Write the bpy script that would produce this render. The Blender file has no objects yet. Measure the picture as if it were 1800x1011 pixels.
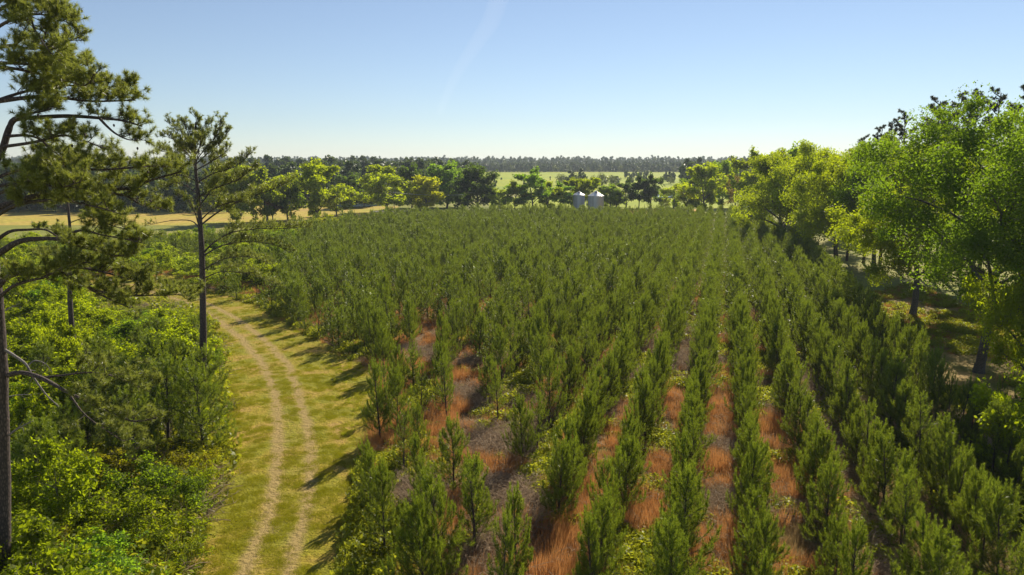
import bpy, math, random
import numpy as np
from mathutils import Vector

sc = bpy.context.scene
R = math.radians
# ------------------------------------------------------------------ camera
CAMZ = 18.0
FPX, PW, PH = 1200.0, 1800.0, 1011.0
PITCH = math.atan((505.5 - 289.0) / FPX)
cam_d = bpy.data.cameras.new('camera')
cam_d.sensor_width = 36.0
cam_d.lens = 36.0 * FPX / PW
cam_d.clip_start = 0.5
cam_d.clip_end = 20000
cam = bpy.data.objects.new('camera', cam_d)
sc.collection.objects.link(cam)
cam.location = (0, 0, CAMZ)
cam.rotation_euler = (math.pi / 2 - PITCH, 0, 0)
sc.camera = cam
# ------------------------------------------------------------------ light
SUN_AZ, SUN_EL = R(23.5), R(37)
world = bpy.data.worlds.new('World')
sc.world = world
world.use_nodes = True
wn = world.node_tree
wn.nodes.clear()
sky = wn.nodes.new('ShaderNodeTexSky')
sky.sky_type = 'NISHITA'
sky.sun_disc = False
sky.sun_elevation = SUN_EL
sky.sun_rotation = SUN_AZ
sky.altitude = 0
sky.air_density = 1.0
sky.dust_density = 0.0
sky.ozone_density = 3.0
hs = wn.nodes.new('ShaderNodeHueSaturation')
hs.inputs['Saturation'].default_value = 0.80
bg = wn.nodes.new('ShaderNodeBackground')
bg.inputs['Strength'].default_value = 0.066
wo = wn.nodes.new('ShaderNodeOutputWorld')
wn.links.new(sky.outputs[0], hs.inputs['Color'])
tn = wn.nodes.new('ShaderNodeMix'); tn.data_type = 'RGBA'; tn.blend_type = 'MULTIPLY'; tn.inputs['Factor'].default_value = 1.0
tn.inputs['B'].default_value = (0.94, 0.985, 1.06, 1)
wn.links.new(hs.outputs[0], tn.inputs['A'])
wn.links.new(tn.outputs['Result'], bg.inputs['Color'])
wn.links.new(bg.outputs[0], wo.inputs['Surface'])
sun_d = bpy.data.lights.new('sun', 'SUN')
sun_d.energy = 5.0
sun_d.angle = R(0.5)
sun_d.color = (1.0, 0.90, 0.74)
sun = bpy.data.objects.new('sun', sun_d)
sc.collection.objects.link(sun)
sdir = Vector((math.sin(SUN_AZ) * math.cos(SUN_EL), math.cos(SUN_AZ) * math.cos(SUN_EL), math.sin(SUN_EL)))
sun.rotation_euler = sdir.to_track_quat('Z', 'Y').to_euler()
sun.location = (0, 0, 60)
vs = sc.view_settings
vs.view_transform = 'Standard'
vs.look = 'None'
vs.gamma = 1.0
vs.exposure = 0.55
vs.use_curve_mapping = False
sc.cycles.max_bounces = 6
sc.cycles.diffuse_bounces = 3
sc.cycles.transmission_bounces = 4
sc.cycles.volume_bounces = 0
sc.cycles.transparent_max_bounces = 6
sc.cycles.sample_clamp_indirect = 4.0
sc.cycles.sample_clamp_direct = 4.0
sc.cycles.use_denoising = True
sc.cycles.use_adaptive_sampling = False

# ------------------------------------------------------------------ projection helpers
cp, sp = math.cos(PITCH), math.sin(PITCH)


def ray(px, py):
    dx = (px - 900.0) / FPX
    dy = (py - 505.5) / FPX
    return np.array([dx, cp - dy * sp, -sp - dy * cp])


def at(px, py, Y):
    d = ray(px, py)
    t = Y / d[1]
    return np.array([d[0] * t, Y, CAMZ + d[2] * t])


def terr(Y):
    return float(np.interp(Y, [320, 1000, 1900, 12000], [0, 7.2, 14.0, 14.0]))


def gnd(px, py, z=0.0):
    d = ray(px, py)
    t = (z - CAMZ) / d[2]
    p = d * t + np.array([0, 0, CAMZ])
    if z == 0.0 and p[1] > 320:      # meet the rising land
        for t in np.linspace(310, 6000, 6000):
            q = d * (t / d[1])
            if CAMZ + q[2] <= terr(t):
                return np.array([q[0], t, terr(t)])
        return np.array([d[0] / d[1] * 6000, 6000, terr(6000)])
    return p


def proj(p):
    x, y, z = p[0], p[1], p[2] - CAMZ
    depth = y * cp - z * sp
    up = y * sp + z * cp
    if depth <= 0.1:
        return (-9999, -9999)
    return (900 + FPX * x / depth, 505.5 - FPX * up / depth)


def inpoly(x, y, poly):
    c = False
    n = len(poly)
    j = n - 1
    for i in range(n):
        xi, yi = poly[i][0], poly[i][1]
        xj, yj = poly[j][0], poly[j][1]
        if (yi > y) != (yj > y) and x < (xj - xi) * (y - yi) / (yj - yi) + xi:
            c = not c
        j = i
    return c


def seg_dist(x, y, pts):
    best = 1e9
    for a, b in zip(pts[:-1], pts[1:]):
        ax, ay, bx, by = a[0], a[1], b[0], b[1]
        dx, dy = bx - ax, by - ay
        t = max(0, min(1, ((x - ax) * dx + (y - ay) * dy) / (dx * dx + dy * dy + 1e-9)))
        best = min(best, math.hypot(x - ax - t * dx, y - ay - t * dy))
    return best


_lat = np.random.default_rng(5).random((256, 256))


def vnoise(x, y, s):
    x, y = x / s + 100.3, y / s + 77.7
    i, j = int(math.floor(x)), int(math.floor(y))
    u, v = x - i, y - j
    u, v = u * u * (3 - 2 * u), v * v * (3 - 2 * v)
    g = lambda a, b: _lat[a & 255, b & 255]
    return (g(i, j) * (1 - u) + g(i + 1, j) * u) * (1 - v) + (g(i, j + 1) * (1 - u) + g(i + 1, j + 1) * u) * v


def fb(x, y, s):
    return 0.6 * vnoise(x, y, s) + 0.28 * vnoise(x + 31, y + 17, s / 2.1) + 0.12 * vnoise(x + 7, y + 91, s / 4.3)


# ------------------------------------------------------------------ object helpers
COL = sc.collection


def tag(o, label=None, cat=None, group=None, kind=None):
    if label: o['label'] = label
    if cat: o['category'] = cat
    if group: o['group'] = group
    if kind: o['kind'] = kind
    return o


def empty(name, loc, rz=0.0, col=COL):
    o = bpy.data.objects.new(name, None)
    o.empty_display_size = 0.2
    if col: col.objects.link(o)
    o.location = loc
    o.rotation_euler = (0, 0, rz)
    return o


def link(name, me, parent=None, col=COL):
    o = bpy.data.objects.new(name, me)
    if col: col.objects.link(o)
    if parent: o.parent = parent
    return o


class MB:
    """numpy mesh collector"""
    def __init__(s):
        s.v, s.f, s.t, s.n = [], [], [], 0

    def add(s, v, f, tint=0.5):
        v = np.asarray(v, float).reshape(-1, 3)
        f = np.asarray(f, int)
        s.v.append(v)
        s.f.append(f + s.n)
        t = np.full(len(v), tint) if np.isscalar(tint) else np.asarray(tint)
        s.t.append(t)
        s.n += len(v)

    def tube(s, pts, radii, sides=6, tint=0.5, cap=True):
        pts = np.asarray(pts, float)
        n = len(pts)
        tan = np.gradient(pts, axis=0)
        tan /= np.linalg.norm(tan, axis=1)[:, None] + 1e-9
        ref = np.array([0.31, 0.17, 0.93]) if abs(tan[0][2]) < 0.8 else np.array([1.0, 0.1, 0.0])
        a = np.linspace(0, 2 * math.pi, sides, endpoint=False)
        ring = []
        for i in range(n):
            u = np.cross(tan[i], ref)
            u /= np.linalg.norm(u) + 1e-9
            w = np.cross(tan[i], u)
            ring.append(pts[i] + radii[i] * (np.cos(a)[:, None] * u + np.sin(a)[:, None] * w))
        v = np.concatenate(ring)
        k = np.arange(sides)
        k2 = (k + 1) % sides
        f = []
        for i in range(n - 1):
            f.append(np.stack([i * sides + k, i * sides + k2, (i + 1) * sides + k2, (i + 1) * sides + k], 1))
        s.add(v, np.concatenate(f), tint)
        if cap:
            s.add(np.concatenate([ring[-1], pts[-1:] + tan[-1:] * radii[-1] * 0.5]),
                  np.stack([k, k2, np.full(sides, sides), np.full(sides, sides)], 1)[:, :3], tint)

    def box(s, c, d, tint=0.5, rz=0.0):
        x, y, z = d[0] / 2, d[1] / 2, d[2] / 2
        v = np.array([[-x, -y, -z], [x, -y, -z], [x, y, -z], [-x, y, -z], [-x, -y, z], [x, -y, z], [x, y, z], [-x, y, z]])
        cz, sz = math.cos(rz), math.sin(rz)
        v = v @ np.array([[cz, sz, 0], [-sz, cz, 0], [0, 0, 1]]) + np.asarray(c)
        s.add(v, [[0, 3, 2, 1], [4, 5, 6, 7], [0, 1, 5, 4], [1, 2, 6, 5], [2, 3, 7, 6], [3, 0, 4, 7]], tint)

    def mesh(s, name, mat, smooth=False):
        me = bpy.data.meshes.new(name)
        V = np.concatenate(s.v) if s.v else np.zeros((0, 3))
        loops, starts, tot = [], [], 0
        for f in s.f:
            if len(f) == 0: continue
            k = f.shape[1]
            loops.append(f.ravel())
            starts.append(tot + np.arange(len(f)) * k)
            tot += f.size
        L = np.concatenate(loops)
        S = np.concatenate(starts)
        me.vertices.add(len(V))
        me.vertices.foreach_set('co', V.astype(np.float32).ravel())
        me.loops.add(len(L))
        me.loops.foreach_set('vertex_index', L.astype(np.int32))
        me.polygons.add(len(S))
        me.polygons.foreach_set('loop_start', S.astype(np.int32))
        me.update(calc_edges=True)
        at_ = me.attributes.new('tint', 'FLOAT', 'POINT')
        at_.data.foreach_set('value', np.concatenate(s.t).astype(np.float32))
        if smooth:
            me.polygons.foreach_set('use_smooth', np.ones(len(S), bool))
        if mat: me.materials.append(mat)
        return me

    def build(s, name, mat, parent=None, smooth=False, col=COL):
        return link(name, s.mesh(name, mat, smooth), parent, col)


# ------------------------------------------------------------------ materials
def newmat(name):
    m = bpy.data.materials.new(name)
    m.use_nodes = True
    nt = m.node_tree
    nt.nodes.clear()
    return m, nt, (lambda t, **k: _node(nt, t, **k)), nt.links.new


def _node(nt, t, **k):
    n = nt.nodes.new('ShaderNode' + t)
    for a, b in k.items():
        if a in n.inputs.keys():
            n.inputs[a].default_value = b
        else:
            setattr(n, a, b)
    return n


def rgb(c):
    return (c[0], c[1], c[2], 1.0)


def leafmat(name, dark, light, trans, tw=0.45, rough=0.45, spec=0.25, objcol=False, nscale=0.35, tintw=0.55, rndw=0.45):
    """foliage: reflectance between dark and light, light passing through tinted by trans"""
    m, nt, N, Lk = newmat(name)
    out = N('OutputMaterial')
    att = N('Attribute', attribute_name='tint')
    oi = N('ObjectInfo')
    tc = N('NewGeometry')
    nz = N('TexNoise', Scale=nscale, Detail=3.0)
    Lk(tc.outputs['Position'], nz.inputs['Vector'])
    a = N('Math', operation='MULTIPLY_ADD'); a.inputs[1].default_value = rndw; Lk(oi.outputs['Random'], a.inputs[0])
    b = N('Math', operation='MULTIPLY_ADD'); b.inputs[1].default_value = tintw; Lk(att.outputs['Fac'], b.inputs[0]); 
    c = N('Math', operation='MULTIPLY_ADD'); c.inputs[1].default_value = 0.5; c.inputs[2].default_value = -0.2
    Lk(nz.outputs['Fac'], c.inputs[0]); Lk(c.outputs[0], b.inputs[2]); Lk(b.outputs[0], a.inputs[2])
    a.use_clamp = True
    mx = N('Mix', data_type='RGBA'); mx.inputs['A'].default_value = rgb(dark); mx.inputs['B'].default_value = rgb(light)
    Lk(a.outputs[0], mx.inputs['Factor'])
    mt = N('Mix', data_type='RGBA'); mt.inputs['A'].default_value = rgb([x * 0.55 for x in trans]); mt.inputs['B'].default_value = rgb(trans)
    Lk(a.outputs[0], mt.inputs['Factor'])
    cs, ct = mx.outputs['Result'], mt.outputs['Result']
    if objcol:
        for k, src in enumerate((cs, ct)):
            mm = N('Mix', data_type='RGBA', blend_type='MULTIPLY'); mm.inputs['Factor'].default_value = 1.0
            Lk(src, mm.inputs['A']); Lk(oi.outputs['Color'], mm.inputs['B'])
            if k == 0: cs = mm.outputs['Result']
            else: ct = mm.outputs['Result']
    pb = N('BsdfPrincipled', Roughness=rough)
    pb.inputs['Specular IOR Level'].default_value = spec
    Lk(cs, pb.inputs['Base Color'])
    tr = N('BsdfTranslucent'); Lk(ct, tr.inputs['Color'])
    ms = N('MixShader'); ms.inputs[0].default_value = tw
    Lk(pb.outputs[0], ms.inputs[1]); Lk(tr.outputs[0], ms.inputs[2]); Lk(ms.outputs[0], out.inputs['Surface'])
    return m


def groundmat(name, cols, scale, detail=8.0, bump=0.4, bscale=9.0, rough=0.9, distort=0.3, hi=None):
    """cols: list of (pos, rgb) over a world-space noise, plus a fine grain"""
    m, nt, N, Lk = newmat(name)
    out = N('OutputMaterial')
    g = N('NewGeometry')
    n1 = N('TexNoise', Scale=scale, Detail=detail, Roughness=0.62, Distortion=distort)
    Lk(g.outputs['Position'], n1.inputs['Vector'])
    cr = N('ValToRGB')
    e = cr.color_ramp.elements
    while len(e) < len(cols): e.new(0.5)
    for el, (p, c) in zip(e, cols):
        el.position = p; el.color = rgb(c)
    Lk(n1.outputs['Fac'], cr.inputs['Fac'])
    n2 = N('TexNoise', Scale=bscale, Detail=6.0, Roughness=0.7)
    Lk(g.outputs['Position'], n2.inputs['Vector'])
    mr = N('MapRange'); mr.inputs['From Min'].default_value = 0.3; mr.inputs['From Max'].default_value = 0.7
    mr.inputs['To Min'].default_value = 0.55; mr.inputs['To Max'].default_value = 1.4
    Lk(n2.outputs['Fac'], mr.inputs['Value'])
    mm = N('Mix', data_type='RGBA', blend_type='MULTIPLY'); mm.inputs['Factor'].default_value = 1.0
    Lk(cr.outputs['Color'], mm.inputs['A']); Lk(mr.outputs[0], mm.inputs['B'])
    pb = N('BsdfPrincipled', Roughness=rough)
    pb.inputs['Specular IOR Level'].default_value = 0.15
    Lk(mm.outputs['Result'], pb.inputs['Base Color'])
    n3 = N('TexNoise', Scale=bscale * 0.35, Detail=3.0)
    Lk(g.outputs['Position'], n3.inputs['Vector'])
    sm = N('Math', operation='MULTIPLY_ADD'); sm.inputs[1].default_value = 1.8
    Lk(n3.outputs['Fac'], sm.inputs[0]); Lk(n2.outputs['Fac'], sm.inputs[2])
    bp = N('Bump', Strength=bump, Distance=0.10)
    Lk(sm.outputs[0], bp.inputs['Height']); Lk(bp.outputs[0], pb.inputs['Normal'])
    Lk(pb.outputs[0], out.inputs['Surface'])
    return m


def barkmat(name, c1, c2, scale=14.0, bump=0.8):
    m, nt, N, Lk = newmat(name)
    out = N('OutputMaterial')
    tc = N('TexCoord')
    mp = N('Mapping'); mp.inputs['Scale'].default_value = (1, 1, 0.35)
    Lk(tc.outputs['Object'], mp.inputs['Vector'])
    vo = N('TexVoronoi', Scale=scale, feature='DISTANCE_TO_EDGE'); Lk(mp.outputs[0], vo.inputs['Vector'])
    nz = N('TexNoise', Scale=scale * 1.5, Detail=6.0); Lk(mp.outputs[0], nz.inputs['Vector'])
    ad = N('Math', operation='MULTIPLY'); Lk(vo.outputs['Distance'], ad.inputs[0]); Lk(nz.outputs['Fac'], ad.inputs[1])
    cr = N('ValToRGB'); cr.color_ramp.elements[0].color = rgb(c1); cr.color_ramp.elements[1].color = rgb(c2)
    cr.color_ramp.elements[1].position = 0.22
    Lk(ad.outputs[0], cr.inputs['Fac'])
    pb = N('BsdfPrincipled', Roughness=0.85); Lk(cr.outputs['Color'], pb.inputs['Base Color'])
    bp = N('Bump', Strength=bump, Distance=0.04); Lk(ad.outputs[0], bp.inputs['Height']); Lk(bp.outputs[0], pb.inputs['Normal'])
    Lk(pb.outputs[0], out.inputs['Surface'])
    return m


def plainmat(name, col, rough=0.6, metal=0.0, var=0.15, scale=3.0):
    m, nt, N, Lk = newmat(name)
    out = N('OutputMaterial')
    tc = N('TexCoord')
    nz = N('TexNoise', Scale=scale, Detail=5.0); Lk(tc.outputs['Object'], nz.inputs['Vector'])
    mx = N('Mix', data_type='RGBA'); mx.inputs['A'].default_value = rgb([c * (1 - var) for c in col]); mx.inputs['B'].default_value = rgb([min(1, c * (1 + var)) for c in col])
    Lk(nz.outputs['Fac'], mx.inputs['Factor'])
    pb = N('BsdfPrincipled', Roughness=rough, Metallic=metal); Lk(mx.outputs['Result'], pb.inputs['Base Color'])
    Lk(pb.outputs[0], out.inputs['Surface'])
    return m


M_YP = leafmat('young_pine_needles', (0.012, 0.021, 0.007), (0.150, 0.200, 0.018), (0.42, 0.52, 0.03), tw=0.33, rough=0.42, spec=0.3, tintw=0.95, rndw=0.34)  # dark end also carries painted shade for the inner crown
M_MP = leafmat('mature_pine_needles', (0.045, 0.058, 0.014), (0.18, 0.19, 0.045), (0.52, 0.58, 0.07), tw=0.44, rough=0.36, spec=0.5)
M_DP = leafmat('dark_pine_needles', (0.018, 0.026, 0.016), (0.05, 0.062, 0.03), (0.10, 0.12, 0.03), tw=0.3, rough=0.42, spec=0.35)
M_LF = leafmat('leaves', (0.7, 0.62, 0.5), (1.55, 1.3, 0.7), (6.5, 5.6, 0.9), tw=0.52, rough=0.6, spec=0.2, objcol=True)
M_FAR = leafmat('far_wood_leaves', (0.028, 0.052, 0.026), (0.075, 0.12, 0.04), (0.20, 0.28, 0.05), tw=0.3, nscale=0.02)
M_BARK = barkmat('pine_bark', (0.035, 0.025, 0.022), (0.16, 0.115, 0.095))
M_OAKB = barkmat('oak_bark', (0.05, 0.045, 0.04), (0.2, 0.18, 0.16), scale=18)
M_DEADW = barkmat('dead_wood', (0.14, 0.12, 0.11), (0.36, 0.32, 0.30), scale=22, bump=0.3)
M_ORG = leafmat('dry_orange_grass', (0.26, 0.12, 0.045), (0.66, 0.36, 0.15), (0.78, 0.38, 0.12), tw=0.4, nscale=0.6, spec=0.1)
M_TAN = leafmat('dry_tan_grass', (0.20, 0.13, 0.06), (0.44, 0.32, 0.17), (0.5, 0.36, 0.16), tw=0.35, nscale=0.6, spec=0.1)
M_BRA = leafmat('dry_bramble', (0.26, 0.18, 0.11), (0.60, 0.46, 0.31), (0.55, 0.42, 0.28), tw=0.3, nscale=0.6, spec=0.1)
M_WEED = leafmat('green_weeds', (0.10, 0.13, 0.008), (0.26, 0.30, 0.016), (0.66, 0.68, 0.03), tw=0.45, nscale=0.5)
M_LAWN = leafmat('mown_grass', (0.14, 0.15, 0.010), (0.34, 0.30, 0.03), (0.56, 0.55, 0.02), tw=0.4, nscale=0.22, spec=0.1)

rng = np.random.default_rng(11)
random.seed(4)

# ------------------------------------------------------------------ zones on the ground (photo pixels -> places)
ROW_A = math.atan(0.31)
CA, SA = math.cos(ROW_A), math.sin(ROW_A)
P0, PS = 2.1, 3.2


def rc(p, q):   # row coords -> world: p across, q along
    return (p * CA + q * SA, -p * SA + q * CA)


def cr_(x, y):
    return (x * CA - y * SA, x * SA + y * CA)


def gp(pts):
    return [tuple(gnd(*p)[:2]) for p in pts]


PLANT_PX = [(585, 1180), (600, 1011), (622, 900), (640, 800), (668, 720), (672, 672), (628, 640), (560, 600), (500, 565), (440, 535), (400, 522), (360, 508), (300, 488),
            (200, 486), (0, 492), (-400, 500), (-400, 452), (0, 441), (300, 434), (430, 431), (500, 420), (600, 402), (700, 391), (900, 385),
            (1150, 385), (1330, 386), (1385, 425), (1430, 470), (1490, 520), (1540, 575), (1590, 645), (1650, 705), (1720, 755), (1820, 800), (2100, 900), (2600, 1100)]
PLANT = gp(PLANT_PX)
VERGE_PX = [(270, 1300), (300, 1011), (352, 930), (392, 830), (392, 700), (380, 600), (362, 560), (300, 535), (200, 520), (0, 530), (-400, 540),
            (-400, 496), (0, 488), (200, 482), (300, 484), (360, 505), (400, 518), (440, 531), (500, 560), (560, 596), (640, 640), (690, 672), (680, 720), (655, 800), (640, 900), (620, 1011), (600, 1300)]
VERGE = gp(VERGE_PX)
TRACK_PX = [(440, 1300), (468, 1011), (505, 900), (518, 800), (512, 730), (490, 655), (452, 605), (408, 568), (360, 540), (300, 517), (200, 501), (0, 505), (-400, 515)]


def smooth_path(pts, n=12):
    pts = [np.array(p, float) for p in pts]
    out = []
    for i in range(len(pts) - 1):
        p0 = pts[max(0, i - 1)]; p1 = pts[i]; p2 = pts[i + 1]; p3 = pts[min(len(pts) - 1, i + 2)]
        for k in range(n):
            t = k / n
            out.append(0.5 * ((2 * p1) + (-p0 + p2) * t + (2 * p0 - 5 * p1 + 4 * p2 - p3) * t * t + (-p0 + 3 * p1 - 3 * p2 + p3) * t ** 3))
    out.append(pts[-1])
    return np.array(out)


TRACK = smooth_path([gnd(*p)[:2] for p in TRACK_PX], 10)
GAP1 = gp([(965, 1060), (935, 980), (885, 870), (850, 760), (818, 660)])
GAP2 = gp([(705, 655), (790, 572)])


def sheet(name, pts, z, mat, **kw):
    import bmesh
    bm = bmesh.new()
    vs_ = [bm.verts.new((p[0], p[1], (p[2] if len(p) > 2 else 0) + z)) for p in pts]
    f = bm.faces.new(vs_)
    bm.normal_update()
    if f.normal.z < 0: bmesh.ops.reverse_faces(bm, faces=[f])
    bmesh.ops.triangulate(bm, faces=bm.faces[:])
    me = bpy.data.meshes.new(name)
    bm.to_mesh(me); bm.free()
    me.materials.append(mat)
    o = link(name, me)
    return tag(o, kind='structure', **kw)


def xstrip(name, px0, px1, Y0, Y1, mat, dz, n=6):
    """field between two depths, split where the land changes slope"""
    ys = sorted(set([Y0, Y1] + [b for b in (320, 1000, 1900) if Y0 < b < Y1]))
    mb = MB()
    v, f = [], []
    for y in ys:
        k = y / ray(900, 350)[1]
        v += [[(px0 - 900) / FPX * k, y, terr(y) + dz], [(px1 - 900) / FPX * k, y, terr(y) + dz]]
    for i in range(len(ys) - 1):
        f.append([2 * i, 2 * i + 1, 2 * i + 3, 2 * i + 2])
    mb.add(v, f)
    return tag(mb.build(name, mat), kind='structure')


M_GND = groundmat('field_soil_and_grass', [(0.3, (0.13, 0.15, 0.03)), (0.5, (0.22, 0.23, 0.04)), (0.7, (0.30, 0.25, 0.08))], 0.02, bump=0.2, bscale=1.5)
M_FLOOR = groundmat('plantation_litter', [(0.3, (0.09, 0.06, 0.03)), (0.45, (0.17, 0.115, 0.06)), (0.58, (0.15, 0.15, 0.03)), (0.72, (0.27, 0.185, 0.09))], 0.35, bump=0.9, bscale=7)
M_VERGE = groundmat('mown_verge', [(0.28, (0.19, 0.185, 0.012)), (0.44, (0.25, 0.235, 0.016)), (0.56, (0.33, 0.25, 0.030)), (0.72, (0.44, 0.27, 0.10))], 0.30, bump=1.0, bscale=10)
M_TRACK = groundmat('bare_rut', [(0.3, (0.24, 0.18, 0.07)), (0.5, (0.36, 0.26, 0.14)), (0.7, (0.46, 0.34, 0.22))], 1.2, bump=0.8, bscale=14)
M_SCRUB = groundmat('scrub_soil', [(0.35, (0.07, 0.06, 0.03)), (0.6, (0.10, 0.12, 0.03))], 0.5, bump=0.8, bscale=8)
M_FIELD = groundmat('yellow_green_field', [(0.35, (0.22, 0.29, 0.003)), (0.65, (0.34, 0.36, 0.005))], 0.012, bump=0.1, bscale=0.4)
M_HAY = groundmat('cut_hay_field', [(0.3, (0.40, 0.26, 0.08)), (0.5, (0.42, 0.32, 0.06)), (0.7, (0.33, 0.32, 0.04))], 0.03, bump=0.1, bscale=0.6)
M_ORF = groundmat('dry_orange_field', [(0.35, (0.52, 0.28, 0.07)), (0.65, (0.50, 0.33, 0.08))], 0.05, bump=0.1, bscale=0.8)
M_ROAD = groundmat('pale_gravel', [(0.35, (0.55, 0.48, 0.42)), (0.65, (0.66, 0.58, 0.52))], 0.3, bump=0.2, bscale=3)
M_CLEAR = groundmat('needle_covered_clearing', [(0.3, (0.13, 0.14, 0.02)), (0.46, (0.26, 0.20, 0.06)), (0.7, (0.40, 0.25, 0.12))], 0.25, bump=0.8, bscale=8)

# ground to the horizon
mb = MB()
ys = [-60, 20, 120, 320, 1000, 1900, 7000]
xs = [-6500, -800, 0, 800, 6500]
v = [[x, y, terr(y)] for y in ys for x in xs]
f = [[j * 5 + i, j * 5 + i + 1, (j + 1) * 5 + i + 1, (j + 1) * 5 + i] for j in range(6) for i in range(4)]
mb.add(v, f)
tag(mb.build('ground', M_GND), kind='structure')
sheet('plantation_floor', PLANT, 0.012, M_FLOOR)
sheet('grass_verge', VERGE, 0.024, M_VERGE)
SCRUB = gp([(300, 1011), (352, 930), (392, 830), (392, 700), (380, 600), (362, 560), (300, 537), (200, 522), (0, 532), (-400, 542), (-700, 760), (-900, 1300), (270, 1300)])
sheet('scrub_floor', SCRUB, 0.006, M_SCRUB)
CLEAR = gp([(1520, 520), (1545, 575), (1595, 642), (1655, 702), (1725, 752), (1825, 796), (2100, 896), (2700, 850), (2100, 640), (1800, 575), (1700, 540), (1600, 500)])
sheet('clearing', CLEAR, 0.018, M_CLEAR)

# worn track: one strip with two ruts that fade into the grass
def trackmat():
    m = M_VERGE.copy(); m.name = 'worn_track'
    nt = m.node_tree
    N = lambda t, **k: _node(nt, t, **k)
    Lk = nt.links.new
    pb = [n for n in nt.nodes if n.type == 'BSDF_PRINCIPLED'][0]
    src = pb.inputs['Base Color'].links[0].from_socket
    g = N('NewGeometry'); att = N('Attribute', attribute_name='tint')
    n1 = N('TexNoise', Scale=1.3, Detail=7.0, Roughness=0.75); Lk(g.outputs['Position'], n1.inputs['Vector'])
    a = N('Math', operation='ADD'); Lk(att.outputs['Fac'], a.inputs[0]); Lk(n1.outputs['Fac'], a.inputs[1])
    mr = N('MapRange', interpolation_type='SMOOTHSTEP'); mr.inputs['From Min'].default_value = 0.74; mr.inputs['From Max'].default_value = 1.38
    Lk(a.outputs[0], mr.inputs['Value'])
    n2 = N('TexNoise', Scale=12.0, Detail=6.0, Roughness=0.75); Lk(g.outputs['Position'], n2.inputs['Vector'])
    cr = N('ValToRGB'); e = cr.color_ramp.elements
    e[0].position = 0.3; e[0].color = rgb((0.25, 0.18, 0.055)); e[1].position = 0.70; e[1].color = rgb((0.45, 0.325, 0.13))
    Lk(n2.outputs['Fac'], cr.inputs['Fac'])
    mx = N('Mix', data_type='RGBA'); Lk(mr.outputs[0], mx.inputs['Factor']); Lk(src, mx.inputs['A']); Lk(cr.outputs['Color'], mx.inputs['B'])
    Lk(mx.outputs['Result'], pb.inputs['Base Color'])
    return m


tan = np.gradient(TRACK, axis=0); tan /= np.linalg.norm(tan, axis=1)[:, None]
nor = np.stack([-tan[:, 1], tan[:, 0]], 1)
d = np.r_[0, np.cumsum(np.linalg.norm(np.diff(TRACK, axis=0), axis=1))]
s_ = np.arange(0, d[-1], 0.4)
C = np.stack([np.interp(s_, d, TRACK[:, k]) for k in (0, 1)], 1)
Nn = np.stack([np.interp(s_, d, nor[:, k]) for k in (0, 1)], 1)
offs = np.linspace(-2.4, 2.4, 25)
v, t = [], []
for i in range(len(s_)):
    wa, wb = 0.16 * (fb(s_[i], 3.3, 4) - 0.5) * 4, 0.16 * (fb(s_[i], 43.3, 4) - 0.5) * 4
    for o_f in offs:
        x, y = C[i] + Nn[i] * o_f
        ga = math.exp(-((o_f + 0.95 + wa) / 0.40) ** 2); gb = math.exp(-((o_f - 0.95 + wb) / 0.44) ** 2)
        edge = min(1, (2.4 - abs(o_f)) / 1.0)
        t.append(max(ga, gb) * 0.50 + 0.34 * edge * (0.4 + 0.6 * (o_f > -1.6)))
        v.append([x, y, 0.032 - 0.004 * max(ga, gb)])
m_ = len(offs)
k = (np.arange(len(s_) - 1)[:, None] * m_ + np.arange(m_ - 1)[None]).ravel()
mb = MB(); mb.add(v, np.stack([k, k + 1, k + m_ + 1, k + m_], 1), np.array(t))
tag(mb.build('dirt_track', trackmat()), kind='structure')

# far fields, road, ponds
xstrip('far_field', 700, 1320, 420, 985, M_FIELD, 0.12)
xstrip('near_pasture', 860, 1420, 285, 372, M_FIELD, 0.05)
xstrip('hay_field', -500, 560, 205, 262, M_HAY, 0.02)
xstrip('mown_field', 440, 700, 222, 300, M_HAY, 0.03)
xstrip('orange_field', 1080, 1225, 246, 278, M_ORF, 0.07)
xstrip('gravel_road', 655, 770, 262, 270, M_ROAD, 0.07)
mw, nt, N, Lk = newmat('pond_water')
o_ = N('OutputMaterial'); pb = N('BsdfPrincipled', Roughness=0.12)
pb.inputs['Base Color'].default_value = (0.05, 0.08, 0.1, 1); pb.inputs['IOR'].default_value = 1.33
nz = N('TexNoise', Scale=0.8, Detail=3.0); bp = N('Bump', Strength=0.25, Distance=0.1)
Lk(nz.outputs['Fac'], bp.inputs['Height']); Lk(bp.outputs[0], pb.inputs['Normal']); Lk(pb.outputs[0], o_.inputs['Surface'])


def pond(name, px0, px1, Y0, Y1):
    k = (Y0 + Y1) / 2
    cx = ((px0 + px1) / 2 - 900) / FPX * k
    hw = (px1 - px0) / 2 / FPX * k
    pts = []
    zz = max(terr(Y0), terr(Y1)) + 0.15
    for i in range(28):
        a = i / 28 * 2 * math.pi
        rr = 1 + 0.12 * math.sin(3 * a + 1) + 0.07 * math.sin(5 * a)
        pts.append((cx + hw * rr * math.cos(a), k + (Y1 - Y0) / 2 * rr * math.sin(a), zz))
    return sheet(name, pts, 0, mw)


pond('pond', 1130, 1192, 362, 400)
pond('pond', 590, 668, 288, 318)


# ------------------------------------------------------------------ plant builders
def unit(v):
    return v / (np.linalg.norm(v) + 1e-9)


def rand_dirs(n, r=None):
    r = r or rng
    v = r.normal(size=(n, 3))
    return v / np.linalg.norm(v, axis=1)[:, None]


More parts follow.
